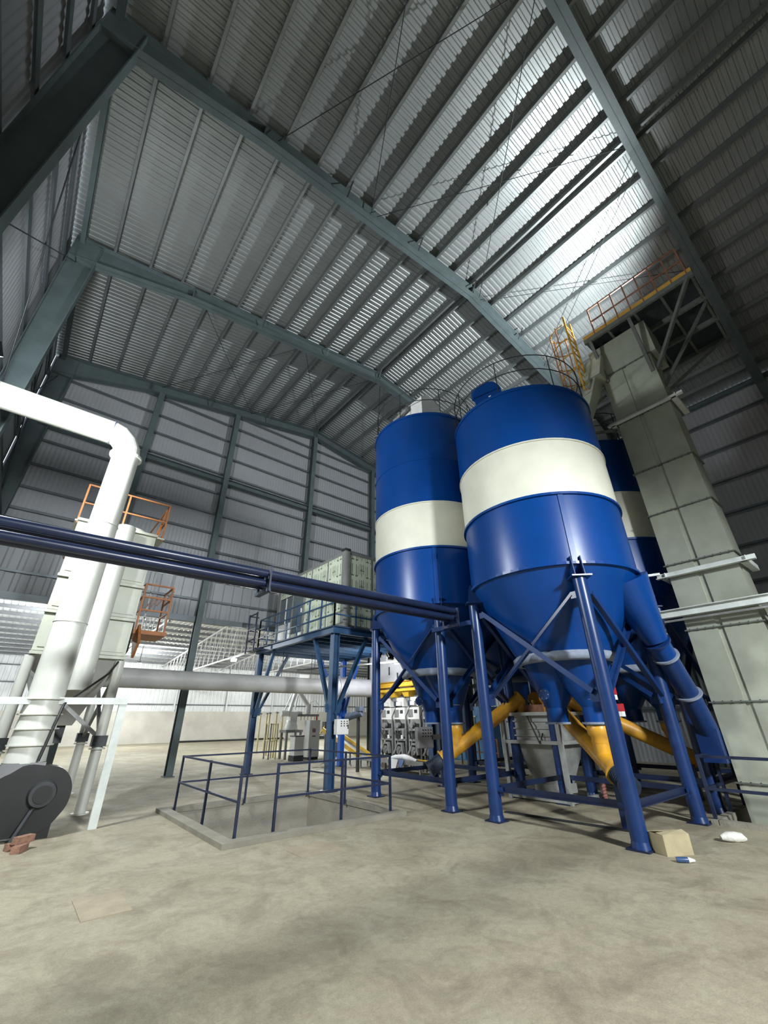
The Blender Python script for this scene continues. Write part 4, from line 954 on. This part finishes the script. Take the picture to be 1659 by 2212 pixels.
for i, (y, lb) in enumerate(((13.75, 'bagging machine with grey cases at the conveyor end of the row'), (12.98, 'bagging machine in the middle of the row under the bin'), (12.2, 'bagging machine beside the grey control box'), (11.42, 'bagging machine hidden behind the tallest silo cone'))):
    t = thing('bagging_machine', (11.6, y, 0), lb, 'machine')
    x = 11.4
    MB().box(x + .05, x + .5, y - .30, y + .30, 1.62, 2.02).build('control_head', 'machine_white', t)
    MB().prism([(x + .05, y - .31, 1.62), (x + .30, y - .31, 1.30), (x + .5, y - .31, 1.30), (x + .5, y - .31, 1.62)], (0, 1, 0), .3).build('dosing_chute', 'machine_white', t)
    MB().box(x + .03, x + .05, y + .03, y + .25, 1.70, 1.95).build('vent_grille', 'machine_grey', t)
    sc_ = MB().box(x + .035, x + .05, y - .2, y - .05, 1.82, 1.93).build('display', 'machine_dark', t)
    MB().box(x + .1, x + .45, y - .2, y + .2, 2.05, 2.36).build('valve_box', 'machine_white', t)
    MB().box(x - .02, x + .16, y - .14, y + .1, 2.08, 2.22).build('actuator', 'machine_white', t); MB().box(x - .02, x + .14, y + .11, y + .22, 2.06, 2.24).build('valve_cap', 'red' if i in (0,) else 'motor_blue', t)
    MB().disc((x + .1, y + .3, 2.3), (1, 0, 0), .10, .06, 16).build('gauge', 'machine_grey', t)
    for yy in (y - .3, y + .3): MB().bar((x + .1, yy, 0), (x + .1, yy, 1.62), .06, .06).build('frame_post', 'machine_grey', t)
    for yy in (y - .24, y + .24): MB().bar((x + .45, yy, 0), (x + .45, yy, 1.62), .05, .05).build('frame_post', 'machine_grey', t)
    for z in (.35, .95, 1.28): MB().bar((x + .08, y - .3, z), (x + .08, y + .3, z), .05, .07).build('frame_rail', 'machine_grey', t)
    MB().disc((x + .12, y, .62), (1, 0, 0), .19, .12, 20).build('impeller_housing', 'machine_dark', t)
    ih = MB().disc((x + .02, y, .62), (1, 0, 0), .13, .1, 20).build('impeller_rim', 'machine_grey', t)
    for k in range(5): a = 2 * PI * k / 5; MB().bar((x - .04, y, .62), (x - .04, y + .12 * math.cos(a), .62 + .12 * math.sin(a)), .025, .02).build('spoke', 'machine_grey', ih)
    MB().prism([(x - .06, y + .3, .5), (x - .06, y + .02, .86), (x - .06, y - .22, .86), (x - .06, y - .28, .5), (x - .06, y - .20, .5), (x - .06, y - .15, .8), (x - .06, y + .02, .8), (x - .06, y + .2, .5)], (1, 0, 0), .1).build('bag_saddle', 'machine_grey', t)
    MB().tube((x + .0, y, 1.08), (x + .3, y, 1.12), .07, n=14).build('filling_spout', 'machine_dark', t); MB().disc((x + .06, y + .1, 1.42), (1, 0, 0), .09, .12, 14).build('clamp_cylinder', 'machine_grey', t)
    MB().disc((x + .06, y - .13, 1.2), (1, 0, 0), .06, .1, 12).build('clamp_cylinder', 'machine_dark', t)
    MB().box(x + .0, x + .12, y - .27, y - .17, 1.05, 1.3).build('sensor_box', 'machine_grey', t); MB().box(x - .01, x + .05, y - .22, y - .12, .98, 1.1).build('junction_box', 'machine_white', t)
    MB().box(x + .16, x + .42, y - .2, y + .2, .32, 1.5).build('rear_body', 'machine_dark', t)
    MB().path([(x + .1, y + .2, 2.1), (x - .06, y + .3, 1.7), (x - .02, y + .24, 1.2), (x + .06, y + .1, .95)], .018, 6).build('hose', 'rubber', t)
cv = thing('bag_conveyor', (11.0, 12.7, 0), 'low belt conveyor with yellow side rail in front of the bagging machines', 'conveyor')
MB().box(10.7, 11.2, 11.0, 14.6, .28, .36).build('belt', 'machine_dark', cv)
for x in (10.68, 11.22): MB().bar((x, 11.0, .33), (x, 14.6, .33), .05, .12).build('side_rail', 'yellow_bright' if x > 11 else 'machine_grey', cv)
for y in (11.2, 12.4, 13.5, 14.4):
    for x in (10.72, 11.18): MB().bar((x, y, 0), (x, y, .28), .05, .05).build('leg', 'machine_grey', cv)
sk = MB()
sk.path([(10.72, 11.35, .40), (10.75, 11.7, .44), (10.85, 12.1, .46), (10.8, 12.5, .44), (10.68, 12.75, .40)], [.04, .08, .10, .08, .04], 14)
o = tag(sk.build('paper_sack', 'bag', None, (10.78, 12.0, .36)), 'empty white paper sack draped on the bag conveyor', 'sack')
MB().prism([(10.60, 12.15, .40), (10.60, 12.55, .42), (10.57, 12.45, .02), (10.57, 12.3, .02)], (1, 0, 0), .03).build('sack_fold', 'bag', o); MB().prism([(10.60, 11.85, .40), (10.60, 12.1, .42), (10.58, 12.1, .2), (10.58, 11.95, .2)], (1, 0, 0), .03).build('printed_stripe', 'bag_blue', o)
ic_ = thing('inclined_conveyor', (10.9, 16.2, 0), 'yellow inclined conveyor descending towards the bagging line', 'conveyor')
for x in (10.98, 11.53):
    MB().bar((x, 17.6, 1.25), (x, 14.8, .34), .05, .16).build('side_rail', 'yellow_bright', ic_)
MB().bar((11.25, 17.6, 1.2), (11.25, 14.8, .3), .5, .05).build('belt', 'hopper_grey', ic_)
for y, z in ((15.0, .34), (16.2, .74), (17.4, 1.12)):
    for x in (11.0, 11.5): MB().bar((x, y, 0), (x, y, z), .05, .05).build('leg', 'machine_grey', ic_)
mo = thing('gear_motor', (9.92, 13.6, 0), 'grey-blue gear motor on a slim dark post by the bagging line', 'motor')
MB().tube((9.78, 13.9, 1.72), (10.0, 13.4, 1.84), .12, n=18).build('motor_body', 'motor_grey', mo); MB().tube((9.74, 13.99, 1.70), (9.78, 13.9, 1.72), .135, n=18).build('fan_cover', 'motor_grey', mo)
MB().bar((9.95, 13.55, 0), (9.95, 13.55, 1.72), .09, .09).build('post', 'dark_steel', mo); MB().box(9.85, 10.05, 13.35, 13.6, 1.9, 2.05).build('terminal_box', 'motor_grey', mo)

# blue control kiosk with rail behind the silos
kb = thing('control_kiosk', (16.4, 13.6, 0), 'light blue control kiosk with a small window behind the silos', 'kiosk')
MB().box(15.9, 17.2, 12.7, 14.6, 0, 2.1).build('kiosk_body', 'light_blue', kb); MB().box(15.88, 15.9, 13.0, 13.5, 1.2, 1.7).build('kiosk_window', 'glass_dark', kb)
MB().box(15.87, 15.9, 12.95, 13.55, 1.68, 1.74).build('window_frame', 'machine_white', kb); MB().box(15.87, 15.9, 13.7, 14.5, .05, 2.0).build('kiosk_door', 'light_blue', kb)
kr = thing('guard_rail', (14.6, 12.5, 0), 'rusty low guard rail in front of the blue kiosk', 'railing')
m = MB()
for z in (.45, .9): m.bar((14.6, 11.0, z), (14.6, 14.6, z), .04, .04)
m.build('rails', 'rust', kr)
for k in range(5): MB().bar((14.6, 11.0 + .9 * k, 0), (14.6, 11.0 + .9 * k, .92), .045, .045).build('post', 'rust', kr)

# ------------------------------------------------------------------ palletizing robot cell
rb = thing('palletizing_robot', (10.75, 19.9, 0), 'cream palletizing robot arm on a grey pedestal', 'robot')
MB().box(10.4, 11.3, 19.9, 20.6, 1.10, 1.22).build('pedestal_plate', 'machine_grey', rb)
for x in (10.48, 11.22):
    for y in (19.98, 20.5): MB().bar((x, y, 0), (x, y, 1.1), .09, .09).build('pedestal_leg', 'machine_grey', rb)
MB().lathe([(.32, 1.22), (.30, 1.36), (.24, 1.5), (.25, 1.62), (0.01, 1.62)], 10.8, 20.2, 24).build('base', 'machine_white', rb)
MB().box(10.62, 10.98, 20.0, 20.4, 1.6, 2.0).build('shoulder', 'machine_white', rb)
MB().tube((10.2, 20.2, 1.92), (10.6, 20.2, 1.92), .13, n=18).build('shoulder_motor', 'machine_white', rb); MB().tube((11.0, 20.2, 1.92), (11.3, 20.2, 1.92), .12, n=18).build('elbow_motor', 'machine_white', rb)
ar = V((10.62, 20.2, 1.95)); et = V((10.95, 20.2, 3.08)); wr = V((11.62, 20.1, 2.05))
MB().bar(ar, et, .13, .18, (0, 1, 0)).build('lower_arm', 'machine_white', rb)
MB().bar(ar + V((-.25, 0, .1)), et + V((-.12, 0, .02)), .04, .06, (0, 1, 0)).build('linkage_rod', 'machine_white', rb); MB().bar(ar + V((.3, .0, .15)), et + V((.08, 0, -.35)), .05, .09, (0, 1, 0)).build('balance_rod', 'machine_white', rb)
MB().disc(et, (0, 1, 0), .15, .3, 18).build('elbow_joint', 'machine_white', rb)
MB().bar(et, wr + V((0, 0, .2)), .15, .15, (0, 1, 0)).build('upper_arm', 'machine_white', rb)
MB().tube(wr + V((0, 0, .3)), wr - V((0, 0, .15)), .13, n=16).build('wrist', 'machine_white', rb)
MB().box(wr.x - .55, wr.x + .5, wr.y - .25, wr.y + .25, wr.z - .26, wr.z - .16).build('gripper', 'machine_grey', rb)
MB().path([wr + V((.05, 0, .35)), wr + V((.4, 0, .5)), wr + V((.62, 0, .2)), wr + V((.5, 0, -.15))], .02, 6).build('hose_loop', 'machine_white', rb)
for k in range(6): MB().bar((wr.x - .5 + .19 * k, wr.y - .24, wr.z - .2), (wr.x - .5 + .19 * k, wr.y - .22, wr.z - .42), .025, .02).build('gripper_tine', 'machine_grey', rb)
cab = thing('control_cabinet', (11.45, 19.35, 0), 'tall white control cabinet with a small screen in front of the robot', 'cabinet')
MB().box(11.18, 11.75, 19.1, 19.6, .1, 1.62).build('cabinet_body', 'machine_white', cab); MB().box(11.2, 11.73, 19.12, 19.58, 0, .1).build('plinth', 'dark_steel', cab)
MB().box(11.2, 11.73, 19.08, 19.1, .12, 1.6).build('door', 'machine_white', cab)
MB().box(11.33, 11.52, 19.07, 19.08, 1.1, 1.28).build('screen_frame', 'pink', cab); MB().box(11.36, 11.49, 19.06, 19.07, 1.13, 1.25).build('screen', 'machine_grey', cab); MB().box(11.34, 11.52, 19.07, 19.08, .93, .97).build('name_plate', 'machine_dark', cab)
MB().tube((11.65, 19.3, 1.62), (11.65, 19.3, 1.8), .035, n=10).build('warning_light', 'red', cab)
sb = thing('power_unit', (10.55, 19.0, 0), 'short white power unit on a dark base next to the tall cabinet', 'cabinet')
MB().box(10.3, 10.75, 18.8, 19.25, .22, .96).build('unit_body', 'machine_white', sb); MB().box(10.28, 10.77, 18.78, 19.27, 0, .22).build('unit_base', 'dark_steel', sb); MB().box(10.28, 10.77, 18.78, 19.27, .96, 1.0).build('unit_lid', 'dark_steel', sb)
for z in (.5, .6, .7): MB().box(10.745, 10.752, 18.95, 19.15, z, z + .04).build('vent_slot', 'machine_dark', sb)
rc = thing('roller_table', (12.5, 20.3, 0), 'grey roller table with yellow guides beside the robot', 'conveyor')
for k in range(8): MB().tube((12.0 + .16 * k, 19.8, .86), (12.0 + .16 * k, 20.8, .86), .05, n=10).build('roller', 'machine_grey', rc)
for y in (19.75, 20.85): MB().bar((11.9, y, .86), (13.3, y, .86), .05, .14).build('side_rail', 'machine_grey', rc)
for x in (11.95, 13.2):
    for y in (19.8, 20.8): MB().bar((x, y, 0), (x, y, .86), .06, .06).build('leg', 'machine_grey', rc)
for k in range(3): MB().bar((12.1 + .3 * k, 19.7, .95), (12.4 + .3 * k, 19.7, 1.35), .05, .05).build('bag_guide', 'yellow_bright', rc)
MB().box(12.55, 12.85, 19.9, 20.2, 1.2, 1.55).build('pusher', 'machine_dark', rc); MB().bar((12.7, 20.05, .9), (12.7, 20.05, 1.25), .05, .05).build('pusher_stem', 'machine_grey', rc)
yf = thing('shelf_frame', (10.1, 20.6, 0), 'slim grey and yellow shelf frame behind the robot pedestal', 'frame')
for x, mt in ((9.95, 'machine_grey'), (10.3, 'post_yellow')):
    for y in (20.6, 21.1): MB().bar((x, y, 0), (x, y, 1.5), .05, .05).build('upright', mt, yf)
for z in (.75, 1.45): MB().box(9.93, 10.32, 20.58, 21.12, z, z + .03).build('shelf', 'post_yellow', yf)
for i, (x, y, lb) in enumerate(((12.3, 28.0, 'slim yellow fence post farthest from the robot'), (11.2, 24.7, 'a'), (11.45, 24.4, 'a'), (11.0, 23.1, 'a'), (10.62, 21.5, 'a'), (10.8, 21.2, 'a'))):
    t = thing('fence_post', (x, y, 0), lb if i == 0 else 'slim yellow fence post standing in the row by the robot', 'post', 'fence posts by the robot')
    MB().bar((x, y, .015), (x, y, 1.95), .07, .07).build('tube', 'post_yellow', t); MB().box(x - .09, x + .09, y - .09, y + .09, 0, .015).build('foot', 'post_yellow', t); MB().box(x - .05, x + .07, y - .05, y + .05, 1.95, 2.02).build('sensor_cap', 'machine_grey', t)

# ------------------------------------------------------------------ small things on the floor
bx = thing('cardboard_box', (7.28, 2.9, 0), 'half open cardboard box by the front silo leg', 'box')
b_ = MB(); c0 = V((7.30, 2.88, 0)); u = V((.88, -.47, 0)); v = V((.47, .88, 0)); hw, hd, hh = .20, .13, .22
def qp(a, b2, z): return c0 + u * a + v * b2 + V((0, 0, z))
for p, q in (((-hw, -hd), (hw, -hd)), ((hw, -hd), (hw, hd)), ((hw, hd), (-hw, hd)), ((-hw, hd), (-hw, -hd))):
    b_.bar(qp(*p, hh / 2), qp(*q, hh / 2), .006, hh)
b_.bar(qp(-hw, 0, .004), qp(hw, 0, .004), 2 * hd, .006); b_.build('carton', 'cardboard', bx)
MB().prism([qp(-hw, -hd, hh), qp(hw, -hd, hh), qp(hw, -.03, hh + .03), qp(-hw, -.01, hh + .005)], (0, 0, 1), .004).build('flap', 'cardboard', bx)
MB().prism([qp(-hw, hd, hh), qp(hw, hd, hh), qp(hw, .02, hh + .008), qp(-.02, .02, hh + .008)], (0, 0, 1), .004).build('flap', 'cardboard', bx)
m = MB().path([(8.42, 2.62, .05), (8.48, 2.55, .065), (8.56, 2.48, .06), (8.62, 2.42, .055), (8.66, 2.38, .035)], [.03, .06, .065, .055, .02], 12)
tag(m.build('plastic_bag', 'plastic_white', None, (8.54, 2.5, 0)), 'crumpled white plastic bag lying near the elevator pit', 'bag')
bt = thing('plastic_bottle', (6.93, 2.66, 0), 'small bottle with a dark label lying by the cardboard box', 'bottle')
MB().path([(6.90, 2.70, .03), (6.92, 2.67, .03), (6.98, 2.60, .03)], [.028, .03, .03], 12).build('bottle_body', 'bottle_blue', bt); MB().path([(6.98, 2.60, .03), (7.01, 2.565, .028), (7.03, 2.54, .026)], [.03, .02, .012], 12).build('bottle_neck', 'plastic_white', bt)
pk = MB()
pk.path([(10.53 - .02 * math.sin(k * 1.3), 5.23 + .03 * math.cos(k * 1.3), .02 + .012 * k) for k in range(24)], .03, 8)
tag(pk.build('pink_coil', 'pink', None, (10.53, 5.23, 0)), 'upright pink ribbed tube beyond the front tie beam', 'tube')
